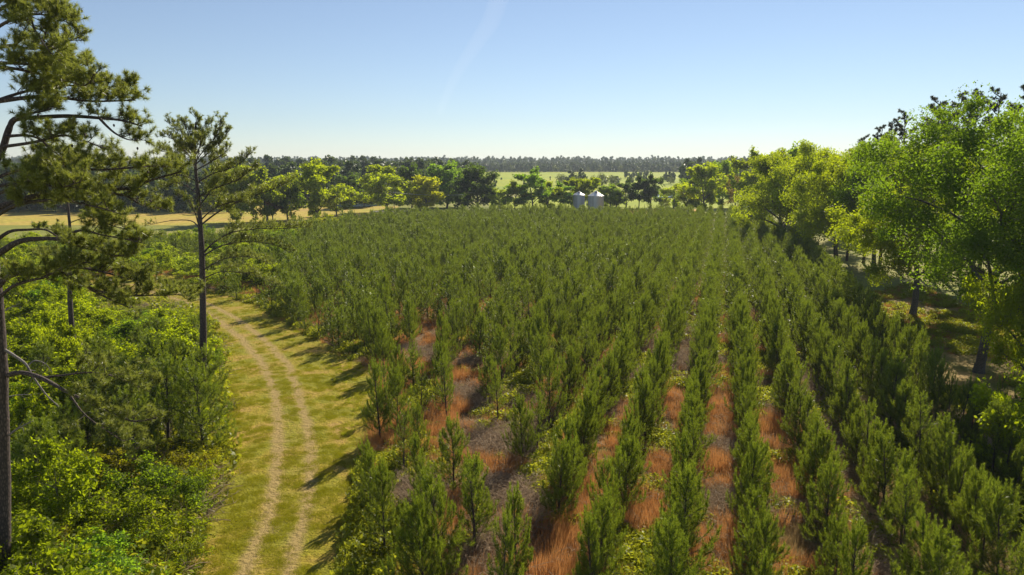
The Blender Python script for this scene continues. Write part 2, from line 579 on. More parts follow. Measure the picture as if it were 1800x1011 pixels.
def needles(mb, P, D, L, w, tint):
    """one slim triangle per needle: P base, D direction, L length"""
    n = len(P)
    D = D / (np.linalg.norm(D, axis=1)[:, None] + 1e-9)
    q = np.cross(D, rand_dirs(n)); q /= np.linalg.norm(q, axis=1)[:, None] + 1e-9
    L = np.broadcast_to(L, (n,))
    v = np.empty((n, 3, 3))
    v[:, 0] = P - q * w; v[:, 1] = P + q * w; v[:, 2] = P + D * L[:, None]
    k = np.arange(n) * 3
    t = np.repeat(np.broadcast_to(tint, (n,)), 3)
    mb.add(v.reshape(-1, 3), np.stack([k, k + 1, k + 2], 1), t)


def shoot_needles(mb, pts, density, L, w, tint, fwd=0.9, start=0.15):
    """needles brushed along a shoot polyline"""
    pts = np.asarray(pts)
    seg = np.linalg.norm(np.diff(pts, axis=0), axis=1)
    tot = seg.sum()
    n = max(4, int(tot * (1 - start) * density))
    s = start * tot + rng.random(n) ** 0.8 * tot * (1 - start)
    cum = np.r_[0, np.cumsum(seg)]
    P = np.stack([np.interp(s, cum, pts[:, k]) for k in range(3)], 1)
    i = np.clip(np.searchsorted(cum, s) - 1, 0, len(seg) - 1)
    T = (pts[i + 1] - pts[i]) / (seg[i][:, None] + 1e-9)
    rad = np.cross(T, rand_dirs(n)); rad /= np.linalg.norm(rad, axis=1)[:, None] + 1e-9
    D = T * fwd + rad * (0.55 + 0.5 * rng.random(n)[:, None]) + np.array([0, 0, 0.12])
    needles(mb, P, D, L * (0.75 + 0.5 * rng.random(n)), w, np.clip(tint + 0.25 * (rng.random(n) - 0.5), 0, 1))


def leaves(mb, C, size, tint, up=0.5, asp=0.55):
    """folded diamond leaf quads at centres C"""
    n = len(C)
    nrm = rand_dirs(n) + np.array([0, 0, up]); nrm /= np.linalg.norm(nrm, axis=1)[:, None]
    a = np.cross(nrm, rand_dirs(n)); a /= np.linalg.norm(a, axis=1)[:, None]
    b = np.cross(nrm, a)
    s = size * (0.6 + 0.8 * rng.random(n))[:, None]
    v = np.empty((n, 4, 3))
    v[:, 0] = C - a * s
    v[:, 1] = C + b * s * asp + nrm * s * 0.12
    v[:, 2] = C + a * s - nrm * s * 0.15
    v[:, 3] = C - b * s * asp + nrm * s * 0.12
    k = np.arange(n) * 4
    mb.add(v.reshape(-1, 3), np.stack([k, k + 1, k + 2, k + 3], 1), np.repeat(np.broadcast_to(tint, (n,)), 4))


def arc(p0, d0, L, n, bend, wob=0.08):
    """growing polyline, bend added to direction each step"""
    p = np.array(p0, float); d = unit(np.array(d0, float))
    out = [p.copy()]
    for i in range(n):
        d = unit(d + np.array(bend) / n + rng.normal(size=3) * wob)
        p = p + d * L / n
        out.append(p.copy())
    return np.array(out)


def young_pine_parts(h, dens, w, rad=1.0, nb=5, step=0.30, sub=3, gaunt=0.0):
    """stem and a crown of ascending needle-covered shoots"""
    st = MB(); cr = MB()
    stem = arc((0, 0, -0.1), (0, 0, 1), h * 0.96 + 0.1, 8, (0, 0, 0.3), 0.02)
    st.tube(stem, np.linspace(0.02 * h * 0.6 + 0.015, 0.008, 9), 6)
    zc = stem[:, 2]
    z = 0.10 * h + gaunt * h
    ang = rng.random() * 6
    while z < h * 0.95:
        t = z / h
        nn = nb + int(rng.integers(-1, 2))
        if t > 0.8: nn = 4
        for k in range(nn):
            ang += 2.4 + rng.normal() * 0.25
            prof = (min(1.0, 0.55 + 2.2 * t) * (1 - t) ** 0.62)
            L = 0.74 * rad * (1.18 * prof + 0.10) * (0.75 + 0.5 * rng.random())
            el = R(6 + 46 * t ** 0.9 + rng.normal() * 9)
            d0 = (math.cos(ang) * math.cos(el), math.sin(ang) * math.cos(el), math.sin(el))
            p0 = np.array([np.interp(z, zc, stem[:, 0]), np.interp(z, zc, stem[:, 1]), z])
            b = arc(p0, d0, L, 4, (0, 0, 0.6), 0.08)
            st.tube(b, np.linspace(0.012, 0.004, 5), 3, cap=False)
            shoot_needles(cr, b, dens, 0.17, w, 0.08 + 0.32 * t, start=0.25)  # older inner needles darker, with crown shade painted into the tint
            for j in range(sub):
                i = 1 + (j % 3)
                sa = (j % 2 * 2 - 1) * R(48) + rng.normal() * 0.2
                dd = b[i + 1] - b[i] if i < 4 else b[4] - b[3]
                dd = np.array([dd[0] * math.cos(sa) - dd[1] * math.sin(sa), dd[0] * math.sin(sa) + dd[1] * math.cos(sa), dd[2] + 0.04])
                q = arc(b[i] + (b[min(4, i + 1)] - b[i]) * rng.random(), dd, L * (0.3 + 0.2 * rng.random()), 3, (0, 0, 0.9), 0.05)
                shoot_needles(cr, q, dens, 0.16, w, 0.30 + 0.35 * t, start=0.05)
            # upright candle at the branch end
            cd = arc(b[-1], (0.1 * d0[0], 0.1 * d0[1], 1), 0.22 + 0.26 * rng.random(), 3, (0, 0, 0.5), 0.04)
            shoot_needles(cr, cd, dens * 1.5, 0.13, w, 0.98, fwd=1.3, start=0.0)
        z += step * (0.75 + 0.5 * rng.random())
    top = arc(stem[-2], (0, 0, 1), h * 0.16, 3, (0, 0, 0.5), 0.02)
    shoot_needles(cr, top, dens * 1.4, 0.14, w, 0.9, fwd=1.4, start=0.0)
    return st, cr


NEARV = []
for i, (h, rad, ga, nb) in enumerate([(4.2, 1.3, 0.0, 5), (4.0, 1.5, 0.0, 6), (4.4, 1.1, 0.05, 5), (3.9, 1.35, 0.0, 5), (4.3, 1.25, 0.1, 5),
                                      (4.1, 1.45, 0.02, 6), (4.5, 1.1, 0.02, 5), (4.0, 1.3, 0.06, 5)]):
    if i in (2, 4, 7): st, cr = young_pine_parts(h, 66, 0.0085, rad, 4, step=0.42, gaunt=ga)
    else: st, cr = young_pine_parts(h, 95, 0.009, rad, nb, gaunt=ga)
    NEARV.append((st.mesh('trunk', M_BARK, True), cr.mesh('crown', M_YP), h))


def proto(name, mb_, mat):
    o = bpy.data.objects.new(name, mb_.mesh(name, mat))
    return o


def proto_col(name, objs):
    c = bpy.data.collections.new(name)
    for o in objs: c.objects.link(o)
    return c


FARV = []
for i in range(6):
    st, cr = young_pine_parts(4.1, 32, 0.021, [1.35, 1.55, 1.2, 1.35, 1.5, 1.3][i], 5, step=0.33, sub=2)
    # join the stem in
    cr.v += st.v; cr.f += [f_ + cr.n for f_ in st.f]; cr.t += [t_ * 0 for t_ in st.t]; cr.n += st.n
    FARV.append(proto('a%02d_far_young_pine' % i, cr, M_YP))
FARCOL = proto_col('far_young_pine_kinds', FARV)


def scatter(name, pts, rots, scales, idx, col, label=None, kind='stuff'):
    """ONE object: points carrying rot/scale/idx, geometry nodes puts a plant on each"""
    me = bpy.data.meshes.new(name)
    n = len(pts)
    me.vertices.add(n)
    me.vertices.foreach_set('co', np.asarray(pts, np.float32).ravel())
    a = me.attributes.new('rot', 'FLOAT_VECTOR', 'POINT'); a.data.foreach_set('vector', np.asarray(rots, np.float32).ravel())
    a = me.attributes.new('scl', 'FLOAT_VECTOR', 'POINT'); a.data.foreach_set('vector', np.asarray(scales, np.float32).ravel())
    a = me.attributes.new('idx', 'INT', 'POINT'); a.data.foreach_set('value', np.asarray(idx, np.int32))
    o = link(name, me)
    ng = bpy.data.node_groups.new(name + '_nodes', 'GeometryNodeTree')
    ng.interface.new_socket('Geometry', in_out='INPUT', socket_type='NodeSocketGeometry')
    ng.interface.new_socket('Geometry', in_out='OUTPUT', socket_type='NodeSocketGeometry')
    nn = ng.nodes; L = ng.links.new
    gi = nn.new('NodeGroupInput'); go = nn.new('NodeGroupOutput')
    ip = nn.new('GeometryNodeInstanceOnPoints')
    ci = nn.new('GeometryNodeCollectionInfo'); ci.inputs['Collection'].default_value = col
    ci.inputs['Separate Children'].default_value = True; ci.inputs['Reset Children'].default_value = True
    L(gi.outputs[0], ip.inputs['Points']); L(ci.outputs[0], ip.inputs['Instance'])
    ip.inputs['Pick Instance'].default_value = True
    for nm, dt, sk in (('rot', 'FLOAT_VECTOR', 'Rotation'), ('scl', 'FLOAT_VECTOR', 'Scale'), ('idx', 'INT', 'Instance Index')):
        na = nn.new('GeometryNodeInputNamedAttribute'); na.data_type = dt; na.inputs['Name'].default_value = nm
        L(na.outputs['Attribute'], ip.inputs[sk])
    L(ip.outputs[0], go.inputs[0])
    md = o.modifiers.new('plants', 'NODES'); md.node_group = ng
    tag(o, kind=kind)
    if label: o['label'] = label
    return o


ORD = ['first', 'second', 'third', 'fourth', 'fifth', 'sixth', 'seventh', 'eighth', 'ninth', 'tenth', 'eleventh', 'twelfth', 'thirteenth',
       'fourteenth', 'fifteenth', 'sixteenth', 'seventeenth', 'eighteenth', 'nineteenth', 'twentieth']


def ordn(i):
    if i < 20: return ORD[i]
    tens = {2: 'twenty', 3: 'thirty', 4: 'forty', 5: 'fifty', 6: 'sixty', 7: 'seventy'}
    a, b = divmod(i + 1, 10)
    return (tens.get(a, 'eighty') + ('-' + ORD[b - 1] if b else 'ieth')).replace('tyieth', 'tieth')


# ------------------------------------------------------------------ the plantation
trees = []       # x, y, height, row, q
MINX, MAXX = -140, 190
for r_i in range(-60, 40):
    p = P0 + PS * r_i
    q = -5.0
    while q < 320:
        q += (1.8 if p > -8 else 2.15) * (0.75 + 0.5 * rng.random())
        leftness = min(1, max(0, (-p - 6) / 14))
        x, y = rc(p + rng.normal() * (0.12 + 0.5 * leftness), q + rng.normal() * 0.3)
        if y < 12: continue
        if not inpoly(x, y, PLANT): continue
        g1 = seg_dist(x, y, GAP1); g2 = seg_dist(x, y, GAP2)
        if g1 < 1.1 or g2 < 1.4: continue
        if rng.random() < 0.04 + 0.12 * leftness * (y < 60): continue
        lx = proj((x, y, 2))[0]
        if lx < 500 and y > 95 and fb(x + 60, y, 12) > 0.40: continue
        if lx < 560 and y > 80 and rng.random() < 0.25: continue
        if fb(x, y, 9) < 0.25 and y < 100 and p < -8: continue
        h = 4.3 + 1.2 * (fb(x, y, 14) - 0.5) + rng.normal() * (0.42 + 0.25 * leftness)
        if leftness > 0: h -= 0.25 * leftness
        if x > 8 and y < 90 and p > 5: h += 0.2
        trees.append([x, y, max(2.4, min(5.4, h)), r_i, q])

inview = []
for i, t in enumerate(trees):
    a = proj((t[0], t[1], 0)); b = proj((t[0], t[1], t[2]))
    big = a[1] - b[1]
    vis = (-20 < b[0] < 1820) and b[1] < 985 and a[1] > 0
    if vis: inview.append((big, i))
inview.sort(reverse=True)
single = set(i for _, i in inview[:288])
byrow = {}
for i in single:
    byrow.setdefault(trees[i][3], []).append(i)
for k in byrow: byrow[k].sort(key=lambda i: trees[i][4])
for k in sorted(byrow):
    for rank, i in enumerate(byrow[k]):
        x, y, h, _, q = trees[i]
        var = (i * 7 + k * 3) % len(NEARV)
        tm, cm, h0 = NEARV[var]
        s = h / h0
        o = empty('young_pine', (x, y, 0), rng.random() * 6.28)
        wd = s * (0.84 + 0.32 * rng.random())
        o.scale = (wd, wd, s)
        o.rotation_euler = (rng.normal() * 0.035, rng.normal() * 0.035, rng.random() * 6.28)
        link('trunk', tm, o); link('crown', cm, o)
        side = 'left' if k < 0 else 'right'
        rown = (-1 - k) if k < 0 else k
        look = 'tall' if h > 4.55 else ('small' if h < 3.6 else ('slim' if var in (2, 6) else ('bushy' if var in (1, 5) else 'green')))
        rowtxt = 'the row just %s of the lane' % side if rown == 0 else 'the %s row %s of the lane' % (ordn(rown), side)
        tag(o, '%s young pine, %s from the front in %s' % (look, ordn(rank), rowtxt), 'young pine', 'young pines planted in rows')
far_i = [i for i in range(len(trees)) if i not in single]
scatter('young_pine_plantation', [(trees[i][0], trees[i][1], 0) for i in far_i],
        [(rng.normal() * 0.03, rng.normal() * 0.03, rng.random() * 6.28) for i in far_i],
        [(trees[i][2] / 4.1 * (1.28 + 0.35 * rng.random()),) * 2 + (trees[i][2] / 4.1,) for i in far_i],
        [i % 6 for i in far_i], FARCOL, 'dense young pines filling the plantation behind the front trees')
print('PINES', len(trees), len(single))

# ------------------------------------------------------------------ ground cover between the rows
def tuft(n, h, spread, w, lean=0.5, tint=0.5):
    mb = MB()
    a = rng.random(n) * 6.28
    rr = rng.random(n) ** 0.7 * spread
    P = np.stack([np.cos(a) * rr, np.sin(a) * rr, np.zeros(n)], 1)
    a2 = a + rng.normal(size=n) * 0.8
    D = np.stack([np.cos(a2) * lean * rng.random(n), np.sin(a2) * lean * rng.random(n), np.ones(n)], 1)
    needles(mb, P, D, h * (0.5 + 0.6 * rng.random(n)), w, np.clip(tint + 0.6 * (rng.random(n) - 0.5), 0, 1))
    return mb


def bramble(n, h, spread):
    mb = MB()
    for i in range(n):
        a = rng.random() * 6.28
        p0 = (math.cos(a) * spread * 0.4 * rng.random(), math.sin(a) * spread * 0.4 * rng.random(), 0)
        b = arc(p0, (math.cos(a) * 0.7, math.sin(a) * 0.7, 1.2), h * (0.7 + 0.6 * rng.random()), 4, (math.cos(a) * 0.4, math.sin(a) * 0.4, -0.9), 0.12)
        mb.tube(b, np.linspace(0.012, 0.006, 5), 3, tint=rng.random(), cap=False)
        m = 7
        P = b[rng.integers(1, 5, m)]
        needles(mb, P, rand_dirs(m) + np.array([0, 0, 0.4]), 0.22, 0.006, rng.random())
    return mb


def weed(n, h, spread, size):
    mb = MB()
    a = rng.random(n) * 6.28
    rr = rng.random(n) ** 0.6 * spread
    z = h * (0.2 + 0.8 * rng.random(n)) * (1 - 0.5 * rr / spread)
    leaves(mb, np.stack([np.cos(a) * rr, np.sin(a) * rr, z], 1), size, rng.random(n), up=0.9)
    m = n // 5
    P = np.stack([np.cos(a[:m]) * rr[:m], np.sin(a[:m]) * rr[:m], np.zeros(m)], 1)
    needles(mb, P, rand_dirs(m) * 0.4 + np.array([0, 0, 1]), h, 0.008, 0.3)
    return mb


COVER = [proto('b0_orange', tuft(95, 0.9, 0.42, 0.011, 0.5), M_ORG), proto('b1_orange', tuft(80, 0.6, 0.5, 0.011, 0.9), M_ORG),
         proto('b2_bramble', bramble(26, 1.1, 0.6), M_BRA), proto('b3_bramble', bramble(22, 0.8, 0.6), M_BRA),
         proto('b4_weed', weed(170, 0.65, 0.6, 0.085), M_WEED), proto('b5_weed', weed(150, 0.45, 0.6, 0.075), M_WEED),
         proto('b6_tan', tuft(110, 0.35, 0.5, 0.008, 0.9), M_TAN)]
CCOL = proto_col('ground_cover_kinds', COVER)
# named patches from the photograph: px, py, radius m, kind (0 orange, 2 bramble, 4 weed, 6 tan)
PATCH = [(1345, 640, 3.2, 4), (1350, 590, 3, 4), (1365, 770, 2.6, 0), (1385, 850, 2.6, 0), (1255, 830, 2.6, 0), (1262, 740, 2.6, 0), (1050, 790, 2.6, 0), (1035, 860, 2.6, 0),
         (1095, 690, 2.4, 4), (1120, 640, 2.6, 4), (1175, 720, 2.0, 0), (740, 600, 3.2, 0), (770, 580, 3.0, 0), (700, 640, 2.4, 0), (830, 700, 2.2, 2), (815, 670, 2.4, 0),
         (860, 780, 2.4, 2), (900, 870, 2.2, 2), (840, 640, 2.2, 2), (980, 980, 2.6, 0), (960, 1000, 2, 0), (890, 830, 1.6, 0), (740, 870, 1.8, 2), (1150, 560, 4, 4), (1170, 830, 2, 0),
         (1250, 960, 2.4, 0), (1400, 950, 2.2, 6), (1330, 540, 4, 4), (1345, 700, 2, 4), (1310, 980, 2.4, 0), (1560, 880, 2, 6), (1640, 960, 3, 6), (1500, 800, 2, 6), (1720, 960, 3, 6), (1590, 760, 2, 2),
         (1210, 640, 3, 2), (1130, 900, 2.0, 0), (1190, 520, 5, 0), (1560, 620, 3, 4), (1650, 690, 3, 4)]
PATCH = [(gnd(a, b)[0], gnd(a, b)[1], r, k) for a, b, r, k in PATCH]
pts, rots, scl, idx = [], [], [], []
area_pts = rng.random((46000, 2))
for u, v_ in area_pts:
    y = 20 + 100 * u ** 1.35
    x = (v_ * 2 - 1) * (6 + y * 0.85)
    if not inpoly(x, y, PLANT): continue
    p, q = cr_(x, y)
    lane = abs(((p - P0) / PS) % 1 - 0.5)      # 0 in the lane middle, .5 on the row
    kind = None
    for (a, b, r, k) in PATCH:
        dd = math.hypot(x - a, y - b)
        if dd < r * (0.3 + 0.9 * fb(x, y, 1.6) + 0.4 * rng.random()): kind = k; break
    if kind is None:
        li = math.floor((p - P0) / PS)
        x, y, xs0, ys0 = 37.0 * li, q * 0.8 + 0.6 * (p - P0), x, y
        n1, n2 = fb(x + 200, y, 7) + 0.10 * rng.normal(), fb(x, y + 300, 6) + 0.10 * rng.normal()
        if p > 7: kind = 4 if n1 > 0.5 else (6 if n2 > 0.45 else 2)
        elif n1 > 0.56: kind = 4
        elif n2 > 0.46: kind = 0
        elif n1 < 0.40: kind = 2
        else: kind = 6
        x, y = xs0, ys0
    if lane > 0.34 and rng.random() < 0.5: continue
    if kind == 0 and rng.random() < 0.22: kind = 6 if rng.random() < 0.6 else 2
    kk = {0: int(rng.integers(0, 2)), 2: int(rng.integers(2, 4)), 4: int(rng.integers(4, 6)), 6: 6}[kind]
    pts.append((x, y, 0.01)); rots.append((rng.normal() * 0.12, rng.normal() * 0.12, rng.random() * 6.28))
    s = 0.55 + 0.75 * rng.random()
    scl.append((s, s, s * (0.8 + 0.4 * rng.random()))); idx.append(kk)
scatter('dry_grass_and_weeds', pts, rots, scl, idx, CCOL, 'orange dry grass, brambles and green weeds between the pine rows')
print('COVER', len(pts))

# mown grass on the verge
LAWNP = [proto('c%d_mown_patch' % i, tuft(130, [0.11, 0.15, 0.08][i], 0.34, 0.008, 1.3), M_LAWN) for i in range(3)]
LCOL = proto_col('mown_patch_kinds', LAWNP + [proto('c3_taller_patch', tuft(50, 0.22, 0.15, 0.008, 0.7, 0.3), M_WEED)])
pts, rots, scl, idx = [], [], [], []
for u, v_ in rng.random((30000, 2)):
    y = 20 + 85 * u ** 1.5
    x = -80 + 80 * v_ if y > 60 else -32 + 34 * v_
    if not inpoly(x, y, VERGE): continue
    d = seg_dist(x, y, [(TRACK[i][0], TRACK[i][1]) for i in range(0, len(TRACK), 5)])
    inrut = abs(d - 0.95) < 0.42
    if inrut and rng.random() < 0.86: continue
    if fb(x, y, 1.1) < 0.42: continue
    edge = d > 3.0 and fb(x, y + 50, 1.2) > 0.54
    pts.append((x, y, 0.02)); rots.append((0, 0, rng.random() * 6.28))
    s = 0.6 + 0.6 * rng.random(); scl.append((s, s, s)); idx.append(3 if (edge and rng.random() < 0.4) else int(rng.integers(0, 3)))
scatter('mown_grass', pts, rots, scl, idx, LCOL, 'short yellow-green mown grass along the curving track')
print('LAWN', len(pts))


# ------------------------------------------------------------------ broadleaf trees and bushes
def broadleaf(H, rad, base, tr, nleaf, leaf, nl=11, flat=0.75, lean=(0, 0), bare=False, sides=8, clump=1.0):
    """trunk + limbs (wood), crown leaves set in clumps at the twig ends"""
    wd = MB(); cr = MB()
    tk = arc((0, 0, -0.2), (lean[0], lean[1], 1), H * 0.72, 7, (0, 0, 0.25), 0.05)
    wd.tube(tk, np.linspace(tr, tr * 0.28, 8), sides)
    wd.tube(np.array([tk[0] + (0, 0, -0.1), tk[0] + (0, 0, 0.35), tk[0] + (0, 0, 1.0)]), [tr * 1.5, tr * 1.15, tr * 0.9], sides, cap=False)
    cl = []
    ang = rng.random() * 6
    cz = (base + H) / 2; hz = (H - base) / 2
    for i in range(nl):
        ang += 2.4 + rng.normal() * 0.3
        f_ = (i + 0.5) / nl
        z0 = base * 0.75 + (H * 0.70 - base * 0.75) * f_
        p0 = np.array([np.interp(z0, tk[:, 2], tk[:, 0]), np.interp(z0, tk[:, 2], tk[:, 1]), z0])
        ze = base + (H - base) * (0.12 + 0.80 * f_ + 0.12 * rng.normal())
        ze = min(H * 0.97, max(base + 0.2, ze))
        rr = rad * math.sqrt(max(0.08, 1 - ((ze - cz) / hz) ** 2)) * (0.72 + 0.35 * rng.random())
        if i == nl - 1: rr *= 0.3; ze = H * 0.94
        e = np.array([tk[-1][0] * 0.6 + rr * math.cos(ang), tk[-1][1] * 0.6 + rr * math.sin(ang), ze])
        L = np.linalg.norm(e - p0)
        b = arc(p0, (e - p0) + np.array([0, 0, 0.25 * L]), L * 1.03, 5, unit(e - p0) * 0.3 + np.array([0, 0, -0.3]), 0.10)
        r0 = tr * (0.50 - 0.25 * f_)
        wd.tube(b, np.linspace(r0, r0 * 0.2, 6), 5, cap=False)
        ns = 6
        for j in range(ns):
            t = 0.35 + 0.65 * (j + 0.5 * rng.random()) / ns
            k = min(4, int(t * 5)); q0 = b[k] + (b[k + 1] - b[k]) * (t * 5 - k)
            dd = unit(b[k + 1] - b[k]) * 0.6 + rand_dirs(1)[0] * 0.9 + np.array([0, 0, 0.15])
            L2 = L * (0.28 + 0.2 * rng.random()) * (1 - 0.45 * f_)
            q = arc(q0, dd, L2, 3, (0, 0, 0.1), 0.14)
            wd.tube(q, np.linspace(r0 * 0.28, r0 * 0.08, 4), 3, cap=False)
            cl.append(q[-1]); cl.append(q[2] * 0.5 + q[3] * 0.5 + rng.normal(size=3) * 0.25 * clump)
            for m in range(2):
                w_ = arc(q[1 + m], rand_dirs(1)[0] + unit(dd) * 0.5, L2 * 0.5, 2, (0, 0, 0.1), 0.15)
                if tr > 0.1: wd.tube(w_, np.linspace(r0 * 0.12, r0 * 0.05, 3), 3, cap=False)
                cl.append(w_[-1])
        cl.append(b[-1])
    cl = np.array(cl)
    if not bare:
        per = max(4, int(nleaf / len(cl)))
        cs = rad * 0.15 * clump
        n = per * len(cl)
        C = np.repeat(cl, per, 0)
        w_ = np.repeat(0.5 + 0.9 * rng.random(len(cl)), per)
        off = rand_dirs(n) * (rng.random(n) ** 0.45)[:, None] * cs * w_[:, None]
        off[:, 2] *= flat
        ti = np.repeat(rng.random(len(cl)), per) * 0.55 + 0.45 * rng.random(n)
        leaves(cr, C + off, leaf, ti)
    return wd, cr


MB_CACHE = {}


def bl_variants(key, n, mat_w=M_OAKB, **kw):
    out = []
    for i in range(n):
        wd, cr = broadleaf(**kw)
        out.append((wd.mesh('trunk', mat_w, True), cr.mesh('crown', M_LF) if cr.v else None, kw['H'], kw['rad']))
    MB_CACHE[key] = out
    return out


bl_variants('pecan', 5, H=14, rad=6.6, base=1.8, tr=0.32, nleaf=9000, leaf=0.34, nl=15, clump=1.15)
bl_variants('dense', 3, H=14, rad=5.4, base=1.2, tr=0.30, nleaf=9000, leaf=0.34, nl=15, clump=1.5)
bl_variants('slim', 3, H=14, rad=4.4, base=2.4, tr=0.24, nleaf=6000, leaf=0.32, nl=12, clump=1.25)
bl_variants('bigpecan', 3, H=15, rad=8.5, base=2.6, tr=0.42, nleaf=46000, leaf=0.155, nl=18, clump=1.1)
bl_variants('bush', 5, H=3.0, rad=1.6, base=0.35, tr=0.05, nleaf=5200, leaf=0.070, nl=10, clump=1.5)
bl_variants('bigbush', 3, H=4.5, rad=2.2, base=0.5, tr=0.07, nleaf=7500, leaf=0.095, nl=12, clump=1.25)
bl_variants('lowbush', 3, H=1.6, rad=1.25, base=0.15, tr=0.03, nleaf=3200, leaf=0.05, nl=8, clump=1.6)
bl_variants('bare', 1, H=12, rad=5, base=1.5, tr=0.28, nleaf=2600, leaf=0.20, nl=14, clump=0.9)

C_YG = (0.108, 0.150, 0.010)    # fresh yellow-green
C_BY = (0.155, 0.185, 0.006)    # very yellow
C_SY = (0.078, 0.112, 0.011)    # scrub green
C_MG = (0.072, 0.120, 0.016)    # mid green
C_DK = (0.030, 0.055, 0.022)    # dark green
C_BG = (0.075, 0.140, 0.034)    # bluish spring green
C_PG = (0.130, 0.180, 0.048)    # pale green
C_GY = (0.070, 0.060, 0.045)    # grey brown
C_RD = (0.096, 0.106, 0.012)    # reddish tipped


def place_tree(key, var, pos, H, W, colr, label, cat, group=None, name='tree', rz=None):
    tm, cm, h0, r0 = MB_CACHE[key][var % len(MB_CACHE[key])]
    o = empty(name, pos, rng.random() * 6.28 if rz is None else rz)
    o.scale = (W / r0, W / r0, H / h0)
    link('trunk', tm, o)
    if cm:
        c = link('crown', cm, o)
        c.color = (colr[0], colr[1], colr[2], 1)
    tag(o, label, cat, group)
    return o


def ptree(px, by, ty, hw, key, colr, label, cat='tree', group='trees around the fields', **k):
    g = gnd(px, by)
    t = at(px, ty, g[1])
    d = g[1] * cp + (CAMZ - g[2]) * sp
    H = max(1.5, (t[2] - g[2]) / 0.91)
    return place_tree(key, len(bpy.data.objects), g, H, hw * 1.2 * d / FPX, colr, label, cat, group, **k)


# --- the row of trees beyond the plantation, left to right
MID = [
 (418, 392, 300, 40, 'pecan', C_YG, 'yellow-green tree behind the right limbs of the fan-topped pine'),
 (470, 390, 303, 40, 'pecan', C_YG, 'bright spreading tree just beyond the long low limb of the fan-topped pine'),
 (506, 388, 318, 24, 'slim', C_MG, 'slim olive tree on the tan field beside the big bright pecan'),
 (480, 389, 330, 17, 'slim', C_GY, 'thin brownish tree with bare lower trunk standing on the tan field'),
 (556, 387, 296, 44, 'pecan', C_YG, 'bright pecan with dark forked trunk alone on the tan field'),
 (592, 380, 335, 22, 'slim', C_YG, 'small green tree touching the lone pecan on its field side'),
 (618, 366, 312, 26, 'dense', C_DK, 'dark oak before the water, between two bright pecans'),
 (640, 364, 318, 20, 'dense', C_DK, 'dark round tree tucked against the wide pecan by the pole'),
 (681, 374, 300, 44, 'pecan', C_YG, 'wide bright pecan standing behind the utility pole'),
 (724, 366, 297, 20, 'dense', C_DK, 'dark tree between the wide pecan and the small yellow tree'),
 (751, 371, 316, 25, 'dense', C_BY, 'small round very yellow tree behind the plantation edge'),
 (786, 366, 294, 32, 'dense', C_BG, 'tall fresh green tree beside the small yellow tree'),
 (812, 364, 306, 22, 'pecan', C_MG, 'mid-green tree wedged between the fresh green and the big dark oak'),
 (840, 370, 298, 31, 'dense', C_DK, 'big dark blue-green oak with spreading crown right behind the pines'),
 (876, 371, 330, 20, 'pecan', C_PG, 'low pale green tree at the foot of the big dark oak'),
 (905, 370, 316, 19, 'slim', C_YG, 'slender light tree between the big dark oak and the twin-trunked tree'),
 (936, 370, 296, 27, 'slim', C_BG, 'tall leafy tree with two pale trunks in the middle of the tree row'),
 (962, 369, 316, 20, 'pecan', C_YG, 'rounded light tree next to the tall twin-trunked tree'),
 (985, 368, 318, 19, 'slim', C_BG, 'narrow green tree just short of the smaller grain bin'),
 (1008, 366, 313, 20, 'pecan', C_YG, 'yellow-green tree rising behind the smaller grain bin'),
 (1036, 366, 310, 22, 'pecan', C_YG, 'light green tree showing between the two grain bins'),
 (1072, 367, 322, 20, 'dense', C_MG, 'green tree hugging the far side of the larger grain bin'),
 (1084, 364, 330, 14, 'slim', C_PG, 'small pale tree between the larger grain bin and the dark trio'),
 (1101, 367, 313, 15, 'slim', C_DK, 'first of the dark trunk-legged trees after the grain bins'),
 (1123, 366, 306, 15, 'slim', C_DK, 'middle one of the dark trunk-legged trees before the pond'),
 (1143, 366, 304, 18, 'slim', C_DK, 'tallest dark tree with bare lower trunk at the pond edge'),
 (1170, 369, 341, 7, 'slim', C_YG, 'short stubby leaning tree on the pond bank'),
 (1184, 366, 319, 22, 'pecan', C_PG, 'pale feathery tree standing just past the pond'),
 (1212, 372, 312, 20, 'dense', C_MG, 'green tree half hidden by the round pecan after the pond'),
 (1237, 376, 299, 36, 'pecan', C_YG, 'round-crowned pecan with short trunk where the straight lane ends'),
 (1270, 366, 290, 26, 'pecan', C_MG, 'taller green tree rising behind the round pecan at the lane end'),
 (1293, 376, 312, 22, 'bare', C_GY, 'grey-purple thinly leafed tree at the end of the lane'),
 (1320, 384, 274, 28, 'slim', C_YG, 'tall slender tree poking above the pecans at the lane end'),
 (1345, 390, 283, 40, 'pecan', C_YG, 'bright pecan behind the slender tree beside the white roof'),
]
for (px, by, ty, hw, key, c, lab) in MID:
    if 855 < px < 1225: ty += 7
    ptree(px, by, ty, hw, key, c, lab)
# pecans along the plantation's far corner and its side
ptree(1372, 428, 286, 62, 'bigpecan', C_YG, 'spreading pecan whose low limb reaches over the last pines')
ptree(1420, 436, 276, 66, 'bigpecan', C_YG, 'large pecan with thick dark trunk at the corner of the plantation')
ptree(1470, 462, 288, 70, 'bigpecan', C_YG, 'broad yellow-green tree between the corner pecan and the leaning oak')
ptree(1536, 474, 268, 66, 'bigpecan', C_MG, 'darker broad tree behind the leaning oak')
ptree(1500, 420, 292, 44, 'pecan', C_MG, 'green tree seen over the broad pecan, under the dark pines')
ptree(1395, 395, 272, 40, 'dense', C_MG, 'dark-topped tree showing above the corner pecan')


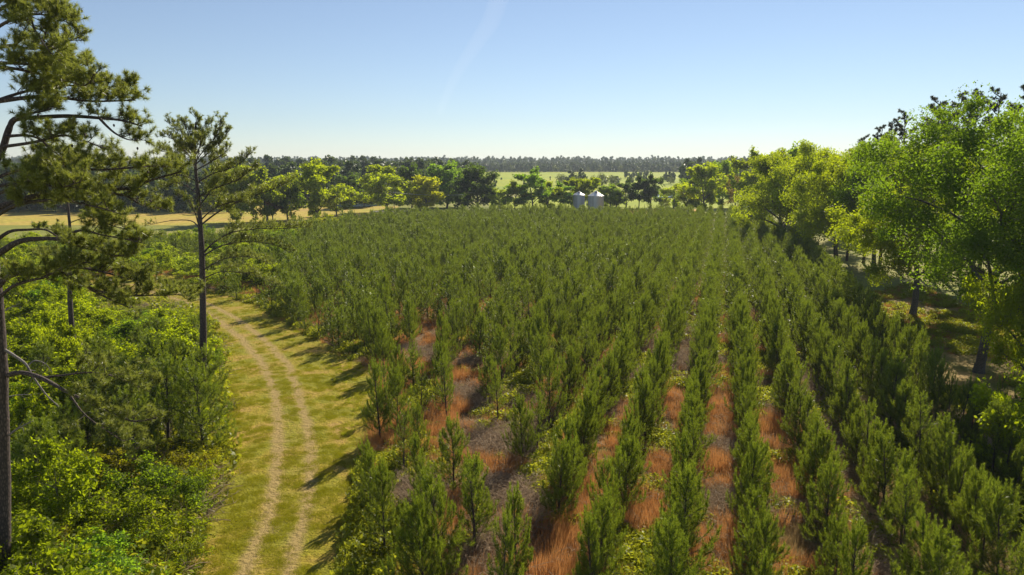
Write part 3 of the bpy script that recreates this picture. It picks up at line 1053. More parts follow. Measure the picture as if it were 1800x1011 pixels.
def big_oak(px, by, ty, hwm, colr, label, lean=(0, 0), nleaf=52000, base=5.5, tr=0.42, leaf=0.13):
    global rng
    rng = np.random.default_rng(px * 3 + 1)
    g = gnd(px, by); t = at(px, ty, g[1]); H = t[2]
    wd, cr = broadleaf(H, hwm, base, tr, nleaf, leaf, nl=20, lean=lean, sides=12, clump=0.95)
    o = empty('oak_tree', g)
    wd.build('trunk', M_OAKB, o, True)
    c = cr.build('crown', M_LF, o); c.color = (*colr, 1)
    tag(o, label, 'tree', 'trees beside the plantation')
    return o


big_oak(1720, 655, 182, 11.0, (0.056, 0.100, 0.014), 'tall oak with straight bare trunk beside the clearing', nleaf=120000, base=8.2, leaf=0.11)
big_oak(1604, 556, 262, 8.5, (0.105, 0.145, 0.012), 'oak with slightly leaning dark trunk at the head of the clearing', nleaf=80000, base=5.5, tr=0.40, leaf=0.125)
big_oak(1880, 600, 172, 9.0, (0.055, 0.092, 0.014), 'big green oak cut off by the photo edge behind the tall oak', nleaf=50000, base=6.5, leaf=0.16)
big_oak(1705, 505, 236, 8.0, (0.095, 0.135, 0.012), 'bright oak filling in behind the tall oak', nleaf=36000, base=7.0, leaf=0.18)
big_oak(1840, 505, 205, 9.0, (0.075, 0.120, 0.012), 'green oak in the back of the stand past the clearing', nleaf=32000, base=6.0, leaf=0.19)
# small bright tree at the frame edge
g = at(1775, 690, 36.0)
place_tree('bigbush', 0, (g[0] + 0.9, 36.0, 0), 6.3, 2.7, C_YG, 'small bright yellow-green tree at the photo edge, before the tall oak', 'small tree')
g = at(1830, 500, 52.0)
place_tree('bigpecan', 1, (g[0], 52.0, 0), 12.5, 4.0, C_YG, 'bright leafy tree mostly outside the picture past the tall oak', 'tree')


# ------------------------------------------------------------------ mature pines
def pine_foliage(wd, cr, limb, L, dens, sparse=0.0, nlen=0.19, w=0.009, start=0.35, per=44, side=1.0):
    """side shoots with star tufts along the outer limb"""
    seg = np.linalg.norm(np.diff(limb, axis=0), axis=1)
    cum = np.r_[0, np.cumsum(seg)]
    tot = cum[-1]
    s = start * tot
    P, D, T = [], [], []
    while s <= tot:
        k = min(len(seg) - 1, int(np.searchsorted(cum, s)) - 1); k = max(0, k)
        p = limb[k] + (limb[k + 1] - limb[k]) * ((s - cum[k]) / (seg[k] + 1e-9))
        tn = (limb[k + 1] - limb[k]) / (seg[k] + 1e-9)
        lat = unit(np.cross(tn, [0, 0, 1])) * (1 if rng.random() < 0.5 else -1)
        d0 = tn * 0.7 + lat * (0.4 + 0.8 * rng.random()) + np.array([0, 0, 0.35 * rng.normal() + 0.25])
        Ls = side * (0.35 + 0.65 * rng.random()) * (0.5 + 0.9 * (1 - s / tot)) * min(1.3, 0.28 * tot + 0.25)
        b = arc(p, d0, Ls, 4, (0, 0, 0.45), 0.12)
        wd.tube(b, np.linspace(0.018, 0.006, 5), 3, cap=False)
        for j in range(int(3 + 5 * Ls)):
            if rng.random() < sparse: continue
            u = 0.25 + 0.75 * rng.random()
            kk = min(3, int(u * 4)); q0 = b[kk] + (b[kk + 1] - b[kk]) * (u * 4 - kk)
            dd = unit(b[kk + 1] - b[kk]) * 0.6 + rand_dirs(1)[0] * 0.8 + np.array([0, 0, 0.35])
            q = arc(q0, dd, 0.14 + 0.26 * rng.random(), 2, (0, 0, 0.4), 0.1)
            wd.tube(q, [0.008, 0.006, 0.004], 3, cap=False)
            P.append(q[-1]); D.append(unit(q[2] - q[1])); T.append(rng.random())
        P.append(b[-1]); D.append(unit(b[-1] - b[-2])); T.append(rng.random())
        s += 1.0 / dens * (0.6 + 0.8 * rng.random())
    P, D, T = np.array(P), np.array(D), np.array(T)
    n = len(P) * per
    PP = np.repeat(P, per, 0) - np.repeat(D, per, 0) * (rng.random(n) * 0.14)[:, None]
    DD = np.repeat(D, per, 0) * 0.55 + rand_dirs(n)
    needles(cr, PP, DD, nlen * (0.7 + 0.5 * rng.random(n)), w, np.clip(np.repeat(T, per) * 0.7 + 0.3 * rng.random(n), 0, 1))


def cones(pine, cr_pts, n):
    mb = MB()
    for p in cr_pts[:n]:
        c = np.array(p)
        mb.tube([c, c + (0, 0, -0.03), c + (0, 0, -0.07), c + (0, 0, -0.10)], [0.012, 0.035, 0.03, 0.01], 6)
    o = mb.build('pine_cones', M_BARK, pine)
    o['kind'] = 'stuff'


def pix_pine(name, trunk_px, Y, limbs, label, nlen=0.19, w=0.009, r0=0.28, r1=0.10, per=44, dens=4.2, dead=(), mat=M_MP, tsides=12):
    """mature pine whose trunk and limbs follow the photograph; each limb carries its own depth"""
    pts = [at(a, b, Y) for a, b in trunk_px]
    root = empty(name, (pts[0][0], pts[0][1], 0))
    off = np.array([pts[0][0], pts[0][1], 0])
    if pts[0][2] > 0.3:
        b0 = pts[0].copy(); b0[2] = 0; b0[0] += (pts[0][0] - pts[1][0]) * 0.2; pts = [b0] + pts
    else:
        pts[0][2] = -0.1
    tk = smooth_path(pts, 5) - off
    mb = MB(); mb.tube(tk, np.linspace(r0, r1, len(tk)) * (1 + 0.04 * rng.normal(size=len(tk))), tsides)
    mb.build('trunk', M_BARK, root, True)
    cr = MB(); tips = []
    for L in limbs:
        px, dY, opt = L[0], L[1], (L[2] if len(L) > 2 else {})
        n = len(px)
        P = [at(a, b, Y + dY * (i / (n - 1)) ** 1.2) - off for i, (a, b) in enumerate(px)]
        P = smooth_path(P, 4)
        wd = MB()
        r = opt.get('r', 0.065)
        wd.tube(P, np.linspace(r, r * 0.22, len(P)), 6)
        pine_foliage(wd, cr, P, 0, opt.get('dens', dens), opt.get('sparse', 0.0), nlen, w, opt.get('start', 0.22), per, opt.get('side', 1.0))
        tips += [P[-3] + rng.normal(size=3) * 0.3, P[-6] + rng.normal(size=3) * 0.3, P[len(P) // 2] + rng.normal(size=3) * 0.25]
        wd.build('limb', M_BARK, root, True)
    for px, dY, r in dead:
        n = len(px)
        P = smooth_path([at(a, b, Y + dY * i / (n - 1)) - off for i, (a, b) in enumerate(px)], 4)
        wd = MB(); wd.tube(P, np.linspace(r, r * 0.3, len(P)), 6)
        for k in range(3):
            i = len(P) // 2 + k
            q = arc(P[i], P[i] - P[i - 1] + rng.normal(size=3) * 0.15, 0.3, 3, (0, 0, 0.2), 0.15)
            wd.tube(q, [r * 0.3, r * 0.2, r * 0.15, r * 0.1], 4)
        o = wd.build('dead_limb', M_DEADW, root, True)
    cr.build('crown', mat, root)
    cones(root, tips, 60)
    tag(root, label, 'pine tree', 'tall pines by the track')
    return root


BP = [
 ([(-22, 20), (30, -15), (80, 5), (100, 25)], 0.8, {}), ([(-22, 60), (20, 35), (70, 25), (120, 40)], -0.8, {}),
 ([(-22, 90), (20, 80), (60, 86), (120, 72), (148, 62)], 0.6, {}), ([(-24, 110), (40, 112), (80, 118), (115, 125), (160, 108)], 1.5, {}),
 ([(-24, 118), (20, 120), (60, 128), (110, 140), (150, 150), (165, 130)], -1.2, {}),
 ([(-26, 180), (10, 176), (45, 172), (90, 170), (160, 178), (238, 176)], 0.8, {'r': 0.10}),
 ([(-26, 185), (30, 165), (100, 150), (170, 155), (228, 160)], 2.2, {}),
 ([(-24, 40), (-60, 10), (-120, 0)], 0.5, {}), ([(-24, 130), (-80, 110), (-150, 100)], -1, {}),
 ([(-22, 5), (10, -40), (60, -60)], 0.3, {}), ([(-22, -10), (-20, -60), (-30, -110)], 0.3, {'start': 0.1}), ([(-22, 30), (40, 0), (60, 50), (90, 95)], -1.6, {}),
 ([(-22, 300), (2, 268), (14, 232), (26, 210), (60, 207), (120, 204), (180, 208), (215, 212), (250, 222)], 0.5, {'r': 0.13, 'start': 0.72, 'dens': 6}),
 ([(175, 208), (188, 222), (205, 236), (228, 246), (258, 246)], 0.3, {'r': 0.05, 'start': 0.45, 'dens': 6}),
 ([(26, 210), (50, 200), (75, 196), (95, 188)], -0.8, {'r': 0.05}), 
 ([(10, 240), (45, 238), (70, 245), (95, 266), (120, 285), (150, 300)], 1.0, {'r': 0.06, 'dens': 5.5}),
 ([(5, 258), (60, 250), (110, 238), (150, 248), (180, 260)], -1.4, {'r': 0.06, 'dens': 5.5}),
 ([(-24, 320), (30, 300), (90, 290), (150, 285), (205, 292)], 1.6, {'dens': 6}),
 ([(-24, 330), (40, 320), (110, 300), (190, 298), (270, 292), (318, 296)], -0.6, {'dens': 6}),
 ([(-22, 372), (60, 345), (130, 342), (180, 333), (235, 331), (262, 318), (318, 302)], 0.9, {'r': 0.11, 'dens': 6}),
 ([(125, 342), (150, 352), (163, 370), (180, 390), (225, 405)], -0.4, {'r': 0.06, 'dens': 5.5}),
 ([(180, 336), (225, 346), (252, 362), (290, 368)], 1.6, {'r': 0.05, 'dens': 6}),
 ([(-22, 390), (30, 360), (100, 352), (160, 362), (200, 372)], -2.0, {'r': 0.08, 'dens': 5.5}),
 ([(-22, 350), (20, 330), (60, 315), (100, 330), (140, 320)], -2.6, {'dens': 5.5}),
 ([(-16, 432), (15, 408), (48, 404), (80, 404), (102, 417), (125, 430)], 0.6, {'r': 0.07, 'start': 0.7}),
 ([(-14, 452), (10, 438), (30, 426), (60, 420), (108, 421), (135, 432), (170, 440), (205, 450), (240, 444)], 0.0, {'r': 0.12, 'start': 0.55}),
 ([(115, 420), (130, 408), (150, 405), (175, 412), (215, 420), (255, 428)], -0.6, {'r': 0.06, 'start': 0.3, 'dens': 6}),
 ([(-10, 512), (10, 490), (35, 480), (85, 474), (115, 482), (145, 500), (185, 522), (225, 540)], 0.3, {'r': 0.11, 'start': 0.5}),
 ([(90, 478), (130, 470), (180, 478), (225, 490), (262, 492)], 1.2, {'r': 0.06, 'start': 0.2}),
 ([(-8, 530), (20, 505), (50, 494), (80, 487), (110, 470), (150, 462)], -1.2, {'r': 0.07}),
 ([(140, 498), (190, 516), (240, 520), (300, 518), (335, 520)], 0.8, {'r': 0.05, 'start': 0.3}),
 ([(14, 660), (36, 655), (72, 664), (120, 690), (175, 715), (230, 740), (275, 735)], -0.9, {'r': 0.10, 'start': 0.42, 'dens': 6.5, 'side': 1.25}),
 ([(72, 664), (110, 660), (160, 655), (210, 665), (265, 690)], 0.3, {'r': 0.05, 'start': 0.3, 'dens': 6.5, 'side': 1.2}),
 ([(120, 690), (150, 730), (200, 765), (240, 790)], -0.8, {'r': 0.04, 'start': 0.3, 'dens': 5}),
]
pix_pine('tall_pine', [(6, 1011), (4, 800), (1, 650), (-8, 500), (-14, 430), (-24, 300), (-24, 150), (-22, 20), (-24, -90)], 24.0, BP,
         'huge dark-trunked pine cut by the left edge, limbs reaching over the scrub', r0=0.30, r1=0.06, per=66, dens=9.0, w=0.0072, nlen=0.18,
         dead=[([(8, 615), (26, 626), (45, 640), (58, 662), (82, 695), (103, 714)], 0.4, 0.06), ([(50, 642), (62, 634), (80, 640), (92, 655)], 0.4, 0.03),
               ([(16, 697), (35, 694), (55, 694)], 0.2, 0.025), ([(16, 765), (32, 753), (58, 740)], -0.3, 0.045), ([(10, 545), (20, 540), (36, 533)], 0.2, 0.03)])

Y2 = float(gnd(357, 690)[1])
P2 = [([(343, 292), (320, 285), (298, 268), (275, 266)], 1.2, {'r': 0.05}), ([(343, 285), (325, 265), (305, 245), (282, 238)], -1.0, {'r': 0.05}),
      ([(343, 280), (325, 255), (312, 232), (300, 216)], 0.6, {'r': 0.05}), ([(343, 275), (335, 250), (328, 228), (322, 212)], -0.8, {'r': 0.05}),
      ([(343, 270), (345, 240), (345, 218), (344, 205)], 0.5, {'r': 0.05}), ([(343, 275), (355, 250), (362, 228), (370, 214)], 0.9, {'r': 0.05}),
      ([(343, 285), (360, 262), (378, 243), (388, 212)], -0.9, {'r': 0.05}), ([(343, 290), (365, 270), (385, 255), (404, 228)], 0.6, {'r': 0.05}),
      ([(343, 300), (370, 285), (390, 272), (402, 262)], -1.4, {'r': 0.05}), ([(343, 296), (350, 262), (353, 240)], -2.0, {'r': 0.05}), ([(343, 296), (330, 270), (312, 262)], 2.2, {'r': 0.05}),
      ([(346, 322), (375, 305), (415, 292), (442, 268)], 0.8, {'r': 0.06}), ([(350, 345), (380, 330), (420, 315), (446, 292)], -1.5, {'r': 0.06}),
      ([(352, 360), (370, 335), (372, 318), (400, 310)], 1.8, {'r': 0.06}),
      ([(354, 395), (385, 372), (430, 350), (475, 335), (512, 318)], 0.8, {'r': 0.07, 'sparse': 0.3}),
      ([(355, 385), (375, 368), (410, 355), (450, 358)], -1.6, {'r': 0.06, 'sparse': 0.25}),
      ([(357, 445), (378, 425), (410, 408), (460, 402), (500, 402), (545, 398)], 0.6, {'r': 0.07, 'sparse': 0.25}),
      ([(357, 450), (390, 432), (430, 425), (480, 430), (510, 445)], -1.2, {'r': 0.06, 'sparse': 0.3}),
      ([(357, 490), (390, 478), (440, 482), (490, 500)], 1.0, {'r': 0.05, 'sparse': 0.35}), ([(357, 475), (395, 455), (440, 452), (475, 465)], -0.8, {'r': 0.05, 'sparse': 0.35}),
      ([(350, 400), (335, 388), (300, 388), (260, 396)], 0.5, {'r': 0.06, 'start': 0.8, 'sparse': 0.7}),
      ([(348, 392), (342, 372), (330, 352), (312, 342)], -0.7, {'r': 0.05, 'sparse': 0.5}), ([(346, 340), (325, 325), (305, 322), (290, 330)], 1.0, {'r': 0.05}),
      ([(345, 318), (320, 308), (300, 312)], -1.2, {'r': 0.05}), ([(350, 355), (345, 345), (380, 345), (400, 372), (420, 385)], 0.4, {'r': 0.05, 'sparse': 0.3})]
pix_pine('fan_topped_pine', [(357, 690), (357, 560), (355, 450), (352, 395), (349, 350), (344, 300), (342, 260), (344, 215)], Y2, P2,
         'slender pine with fan-shaped top and bare straight trunk at the edge of the track', r0=0.28, r1=0.05, per=20, nlen=0.20, w=0.0125, dens=9)
Y3 = float(gnd(136, 668)[1])
P3 = [([(122, 480 - 22 * i), (122 + (-1) ** i * 30, 470 - 22 * i), (122 + (-1) ** i * (60 + 5 * (i % 3)), 468 - 22 * i)], (-1) ** (i // 2) * 1.6, {'r': 0.05, 'sparse': 0.1}) for i in range(9)]
pix_pine('bent_pine', [(136, 668), (131, 615), (125, 560), (122, 490), (124, 420), (118, 350), (112, 300)], Y3, P3,
         'pine with a bent lower trunk rising out of the bright bushes', r0=0.26, r1=0.06, per=50, nlen=0.24, w=0.018, dens=3.4)
Y4 = float(gnd(184, 500)[1])
P4 = [([(183, 430 - 14 * i), (183 + (-1) ** i * 16, 425 - 14 * i), (183 + (-1) ** i * 34, 424 - 14 * i)], (-1) ** (i // 2) * 2.0, {'r': 0.05}) for i in range(8)]
pix_pine('slim_pine', [(184, 500), (182, 440), (184, 380), (182, 320)], Y4, P4,
         'thin pine seen through the limbs of the huge pine, beyond the bent one', r0=0.2, r1=0.05, per=16, nlen=0.22, w=0.02, dens=1.8)


def auto_pine(H, first, n, reach, tr):
    wd = MB(); cr = MB()
    tk = arc((0, 0, -0.2), (0, 0, 1), H, 8, (0, 0, 0.3), 0.02)
    wd.tube(tk, np.linspace(tr, 0.05, 9), 8)
    ang = rng.random() * 6
    for i in range(n):
        f_ = i / (n - 1)
        z = H * (first + (0.97 - first) * f_)
        ang += 2.4
        p0 = np.array([np.interp(z, tk[:, 2], tk[:, 0]), np.interp(z, tk[:, 2], tk[:, 1]), z])
        L = reach * (1 - 0.72 * f_) * (0.7 + 0.5 * rng.random())
        b = arc(p0, (math.cos(ang), math.sin(ang), 0.25 + 0.7 * f_), L, 5, (0, 0, 0.35), 0.10)
        wd.tube(b, np.linspace(0.08, 0.02, 6), 4, cap=False)
        pine_foliage(wd, cr, b, 0, 3.0, 0.0, 0.30, 0.04, 0.25, 22, side=1.3)
    return wd, cr


PINEV = []
for i in range(3):
    wd, cr = auto_pine(25, 0.5, 17, 4.4, 0.25)
    PINEV.append((wd.mesh('trunk', M_BARK, True), cr.mesh('crown', M_DP)))
RP = [(1508, 268, 128), (1540, 250, 125), (1572, 236, 122), (1600, 224, 120), (1630, 208, 116), (1660, 200, 112), (1692, 190, 108), (1724, 187, 110), (1760, 185, 104), (1796, 168, 100), (1840, 175, 98), (1655, 215, 130)]
for i, (px, ty, Y) in enumerate(RP):
    t = at(px, ty - 32, Y)
    o = empty('dark_pine', (t[0], Y, 0), rng.random() * 6)
    s = t[2] / 25.6
    o.scale = (s * 1.15, s * 1.15, s)
    link('trunk', PINEV[i % 3][0], o); link('crown', PINEV[i % 3][1], o)
    tag(o, 'dark pine top, %s along the skyline behind the oaks, counted from the open field' % ordn(i) if i < 11 else 'dark pine set farther back behind the skyline row over the oaks', 'pine tree', 'dark pines behind the oaks')

# ------------------------------------------------------------------ scrub: bushes and young pines left of the track
TRUNKS = {'the huge pine': gnd(20, 1100)[:2], 'the fan-topped pine': gnd(357, 690)[:2], 'the bent pine': gnd(136, 668)[:2], 'the track bend': gnd(360, 545)[:2], 'the near verge': gnd(330, 930)[:2]}
FIXED = [  # px, base py, height, width, key, colour, look
 (330, 905, 2.0, 1.5, 'bush', C_MG), (240, 960, 2.6, 1.7, 'bush', C_YG), (300, 965, 1.8, 1.5, 'lowbush', C_YG), (175, 1040, 2.6, 1.6, 'bush', C_BG), (250, 900, 3.0, 1.9, 'bush', C_MG),
 (200, 880, 2.6, 1.8, 'bush', C_RD), (310, 850, 1.8, 1.4, 'bush', C_RD), (350, 870, 1.6, 1.3, 'lowbush', C_YG), (330, 1000, 1.2, 1.3, 'lowbush', C_YG), (100, 1000, 2.0, 1.6, 'bush', C_RD),
 (60, 1060, 2.2, 1.6, 'bush', C_PG), (370, 840, 1.5, 1.2, 'lowbush', C_RD), (365, 760, 1.7, 1.3, 'lowbush', C_YG),
 (250, 700, 3.6, 2.2, 'bigbush', C_YG), (300, 690, 3.8, 2.3, 'bigbush', C_YG), (200, 690, 3.4, 2.2, 'bigbush', C_YG), (345, 680, 2.6, 1.8, 'bush', C_YG), (320, 660, 3.4, 2.2, 'bigbush', C_YG),
 (90, 620, 3.8, 2.6, 'bigbush', C_YG), (150, 600, 3.8, 2.6, 'bigbush', C_YG), (60, 560, 4.0, 2.8, 'bigbush', C_YG), (110, 565, 4.2, 2.8, 'bigbush', C_BG), (60, 690, 3.2, 2.4, 'bigbush', C_YG), (230, 640, 3.2, 2.4, 'bigbush', C_MG),
 (110, 740, 3.0, 2.2, 'bigbush', C_YG), (60, 780, 2.6, 2.0, 'bush', C_YG), (170, 720, 3.0, 2.2, 'bigbush', C_YG), (285, 610, 3.0, 2.4, 'bigbush', C_YG), (330, 600, 3.0, 2.2, 'bush', C_YG), (370, 655, 2.0, 1.6, 'bush', C_MG),
]
LOOK = {C_SY: 'yellow-green leafy bush', C_YG: 'bright yellow-green leafy bush', C_MG: 'mid-green leafy bush', C_RD: 'green bush with reddish tips', C_BG: 'cool green leafy bush', C_PG: 'pale grey-green bush'}
BUSH = []
for (px, py, h, w_, key, c) in FIXED:
    g = gnd(px, py); BUSH.append([g[0], g[1], h, w_, key, C_SY if (c == C_YG and py > 760) else c])
tries = 0
while len(BUSH) < 150 and tries < 6000:
    tries += 1
    y = 18 + 75 * rng.random() ** 1.2
    x = -75 * rng.random()
    if not inpoly(x, y, SCRUB): continue
    if proj((x, y, 1))[0] < -90: continue
    sx, sy = proj((x, y, 0))
    md = 1.7 + 0.012 * y
    if any(math.hypot(x - b[0], y - b[1]) < md for b in BUSH): continue
    if seg_dist(x, y, VERGE + VERGE[:1]) < 1.0: continue
    n = fb(x, y, 9)
    if 60 < sx < 390 and 700 < sy < 900: c, key, h = 'P', 'pine', 4.8
    elif n > 0.60: c, key, h = 'P', 'pine', 4.0
    elif rng.random() < 0.6: c, key, h = (C_YG if y > 36 and rng.random() < 0.6 else C_SY), 'bigbush', 3.4
    else: c, key, h = (C_MG if rng.random() < 0.6 else C_BG), 'bush', 2.4
    BUSH.append([x, y, h * (0.75 + 0.5 * rng.random()), 1.6 + 0.6 * rng.random(), key, c])
seen = {}
info = []
for i, b in enumerate(BUSH):
    lm = min(TRUNKS, key=lambda k: math.hypot(b[0] - TRUNKS[k][0], b[1] - TRUNKS[k][1]))
    dx, dy = b[0] - TRUNKS[lm][0], b[1] - TRUNKS[lm][1]
    if abs(dx) > abs(dy): rel = 'right of' if dx > 0 else 'left of'
    else: rel = 'behind' if dy > 0 else 'in front of'
    look = 'shaggy young pine' if b[5] == 'P' else LOOK[b[5]]
    info.append((look, rel, lm, math.hypot(dx, dy)))
for i, b in enumerate(BUSH):
    look, rel, lm, d = info[i]
    same = sorted(info[j][3] for j in range(len(BUSH)) if info[j][:3] == info[i][:3])
    rk = same.index(d)
    lab = '%s %s %s' % (look, rel, lm) + (', the nearest of its look' if rk == 0 else ', the %s nearest such' % ordn(rk))
    x, y, h, w_, key, c = b
    for _ in range(8):
        sx_, sy_ = proj((x, y, h * 1.25))
        if sx_ > 150 and sy_ < 540 and h > 0.8: h *= 0.85
    if key == 'bigbush': h *= 1.25; w_ *= 1.15
    if key == 'pine':
        tm, cm, h0 = NEARV[[1, 5, 3, 0][i % 4]]
        o = empty('young_pine', (x, y, 0), rng.random() * 6.28)
        s = h / h0; o.scale = (s * 1.45, s * 1.45, s)
        link('trunk', tm, o); link('crown', cm, o)
        tag(o, lab, 'young pine', 'young pines in the scrub')
    else:
        place_tree(key, i, (x, y, 0), h, w_, c, lab, 'bush', 'bushes left of the track', name='bush')
print('BUSH', len(BUSH))
# understory weeds in the scrub and on the clearing's edge
pts, rots, scl, idx = [], [], [], []
for u, v_ in rng.random((16000, 2)):
    y = 18 + 90 * u ** 1.3; x = -90 * v_
    if not inpoly(x, y, SCRUB): continue
    pts.append((x, y, 0)); rots.append((0, 0, rng.random() * 6.28)); s = 1.0 + 1.3 * rng.random(); scl.append((s, s, s * 1.1))
    idx.append(int(rng.choice([4, 5, 4, 5, 6, 3])))
for u, v_ in rng.random((16000, 2)):
    y = 25 + 80 * u; x = 15 + 60 * v_
    if not inpoly(x, y, CLEAR): continue
    if fb(x, y, 6) < 0.40: continue
    pts.append((x, y, 0)); rots.append((0, 0, rng.random() * 6.28)); s = 0.5 + 0.8 * rng.random(); scl.append((s, s, s))
    idx.append(int(rng.choice([4, 5, 6, 1])))
scatter('scrub_undergrowth', pts, rots, scl, idx, CCOL, 'low leafy weeds under the bushes and beside the clearing')
# leafy shrubs mixed into the belt beyond the track bend
nb_ = 0
for k in range(4000):
    y = 98 + 70 * rng.random(); x = -110 * rng.random()
    px_, py_ = proj((x, y, 2))
    if not (-40 < px_ < 500) or not inpoly(x, y, PLANT) or fb(x + 60, y, 12) <= 0.40: continue
    if any(math.hypot(x - b[0], y - b[1]) < 4.0 for b in BUSH): continue
    BUSH.append([x, y]); h = 2.5 + 2.2 * rng.random()
    side = 'left of' if px_ < 357 else 'right of'
    place_tree('bigbush', nb_, (x, y, 0), h, 2.4 + rng.random(), [C_YG, C_MG, C_YG, C_PG][nb_ % 4],
               '%s leafy shrub beyond the track bend, %s the fan-topped pine, the %s placed' % ('pale' if nb_ % 4 == 3 else ('mid-green' if nb_ % 4 == 1 else 'bright'), side, ordn(nb_)), 'bush', 'shrubs beyond the track bend', name='bush')
    nb_ += 1
    if nb_ >= 60: break
print('BELT', nb_)
# bright bushes at the far corner of the plantation
for i, (px, py, h, w_) in enumerate([(505, 424, 4.0, 3.4), (530, 418, 3.6, 3.2), (555, 413, 4.2, 3.4), (580, 408, 4.4, 3.6), (605, 404, 4.0, 3.4), (470, 428, 3.4, 3.0), (440, 430, 3.2, 3.0)]):
    g = gnd(px, py)
    place_tree('bigbush', i, g, h, w_, C_BY if i in (2, 3) else C_YG, 'bright bush along the far plantation edge, %s in line starting at the fan-topped pine' % ordn([5, 4, 3, 2, 1, 0][0] if False else {440: 0, 470: 1, 505: 2, 530: 3, 555: 4, 580: 5, 605: 6}[px]), 'bush', 'bright bushes at the plantation corner', name='bush')

# ------------------------------------------------------------------ grain bins
M_BIN = plainmat('galvanised_steel', (0.40, 0.43, 0.52), rough=0.42, metal=0.35, var=0.08, scale=1.2)
M_ROOF = plainmat('pale_bin_roof', (0.80, 0.78, 0.76), rough=0.4, metal=0.1, var=0.06, scale=2)
M_DARKM = plainmat('dark_metal', (0.12, 0.12, 0.13), rough=0.5, metal=0.3)


def grain_bin(px0, px1, eave, peak, Y, label):
    k = Y * cp + 13 * sp
    r = (px1 - px0) / 2 / FPX * k
    c = at((px0 + px1) / 2, 350, Y)
    ez = at(0, eave, Y)[2]; pz = at(0, peak, Y)[2]
    o = empty('grain_bin', (c[0], Y, 0))
    n = 48
    a = np.linspace(0, 2 * math.pi, n, endpoint=False)
    wl = MB()
    zs = np.linspace(0, ez, int(ez / 0.12))
    rings = []
    for i, z in enumerate(zs):
        rr = r + (0.02 if i % 2 else -0.02)
        rings.append(np.stack([rr * np.cos(a), rr * np.sin(a), np.full(n, z)], 1))
    kk = np.arange(n); k2 = (kk + 1) % n
    f = np.concatenate([np.stack([i * n + kk, i * n + k2, (i + 1) * n + k2, (i + 1) * n + kk], 1) for i in range(len(zs) - 1)])
    wl.add(np.concatenate(rings), f)
    wl.build('wall', M_BIN, o)
    rf = MB()
    m = 24
    rise = pz - ez
    for i in range(m):
        a0, a1 = 2 * math.pi * i / m, 2 * math.pi * (i + 1) / m
        e = r * 1.05; t = r * 0.13
        z0, z1 = ez - 0.05, ez + rise * 0.88
        v = [[e * math.cos(a0), e * math.sin(a0), z0], [e * math.cos(a1), e * math.sin(a1), z0], [t * math.cos(a1), t * math.sin(a1), z1], [t * math.cos(a0), t * math.sin(a0), z1]]
        rf.add(v, [[0, 1, 2, 3]])
        rf.tube(np.array([v[0], v[3]]) + np.array([0, 0, 0.03]), [0.05, 0.04], 4)
    rf.build('roof', M_ROOF, o)
    cpb = MB(); cpb.tube([(0, 0, ez + rise * 0.86), (0, 0, ez + rise * 0.97), (0, 0, ez + rise * 0.98), (0, 0, pz)], [r * 0.13, r * 0.13, r * 0.16, r * 0.05], 16)
    cpb.build('roof_cap', M_ROOF, o)
    ht = MB(); ht.box((0, -r * 0.33, ez + rise * 0.72), (0.7, 0.6, 0.35)); ht.build('roof_hatch', M_DARKM, o)
    ld = MB()
    aa = R(-118)
    for s_ in (-0.2, 0.2):
        x, y = (r + 0.14) * math.cos(aa) - s_ * math.sin(aa), (r + 0.14) * math.sin(aa) + s_ * math.cos(aa)
        ld.tube([(x, y, 0.3), (x, y, ez)], [0.03, 0.03], 4)
    for z in np.arange(0.5, ez, 0.35):
        p = [((r + 0.14) * math.cos(aa) - s_ * math.sin(aa), (r + 0.14) * math.sin(aa) + s_ * math.cos(aa), z) for s_ in (-0.2, 0.2)]
        ld.tube(p, [0.015, 0.015], 3)
    ld.build('ladder', M_DARKM, o)
    tag(o, label, 'grain bin', 'grain bins behind the plantation')
    return o


grain_bin(1007.5, 1028, 342.5, 336.5, 272, 'smaller pale steel grain bin with conical roof, beside the larger bin')
b2 = grain_bin(1034, 1061, 344, 335.5, 268, 'larger wide grain bin with ribbed conical roof beyond the pines')
mb = MB()
p0, p1 = at(1030.5, 353, 267), at(1035, 347, 267)
mb.tube([np.array([p0[0], 267, 0.1]), p0, p1], [0.09, 0.08, 0.08], 6)
o = mb.build('auger_pipe', M_BIN); tag(o, 'thin slanted metal pipe leaning between the two grain bins', 'auger')

# ------------------------------------------------------------------ utility poles and wires
M_POLE = barkmat('weathered_pole', (0.16, 0.14, 0.13), (0.32, 0.29, 0.27), scale=20, bump=0.2)


def util_pole(px, ty, Y, label, trafo):
    c = at(px, ty, Y)
    o = empty('utility_pole', (c[0], Y, 0))
    mb = MB(); mb.tube([(0, 0, -0.2), (0, 0, c[2] / 2), (0, 0, c[2])], [0.16, 0.14, 0.11], 8); mb.build('post', M_POLE, o, True)
    mb = MB(); mb.box((0, -0.14, c[2] - 0.5), (1.9, 0.1, 0.12)); mb.build('crossarm', M_POLE, o)
    for s_ in (-0.85, 0, 0.85):
        m2 = MB(); m2.tube([(s_, -0.14, c[2] - 0.44), (s_, -0.14, c[2] - 0.3), (s_, -0.14, c[2] - 0.26)], [0.04, 0.06, 0.03], 6); m2.build('insulator', M_BIN, o)
    if trafo:
        m2 = MB(); m2.tube([(-0.42, -0.1, c[2] - 2.7), (-0.42, -0.1, c[2] - 2.6), (-0.42, -0.1, c[2] - 1.8), (-0.42, -0.1, c[2] - 1.7)], [0.22, 0.27, 0.27, 0.2], 10); m2.build('transformer', M_BIN, o)
    tag(o, label, 'utility pole', 'utility poles by the gravel road')
    return np.array([c[0], Y, c[2]])


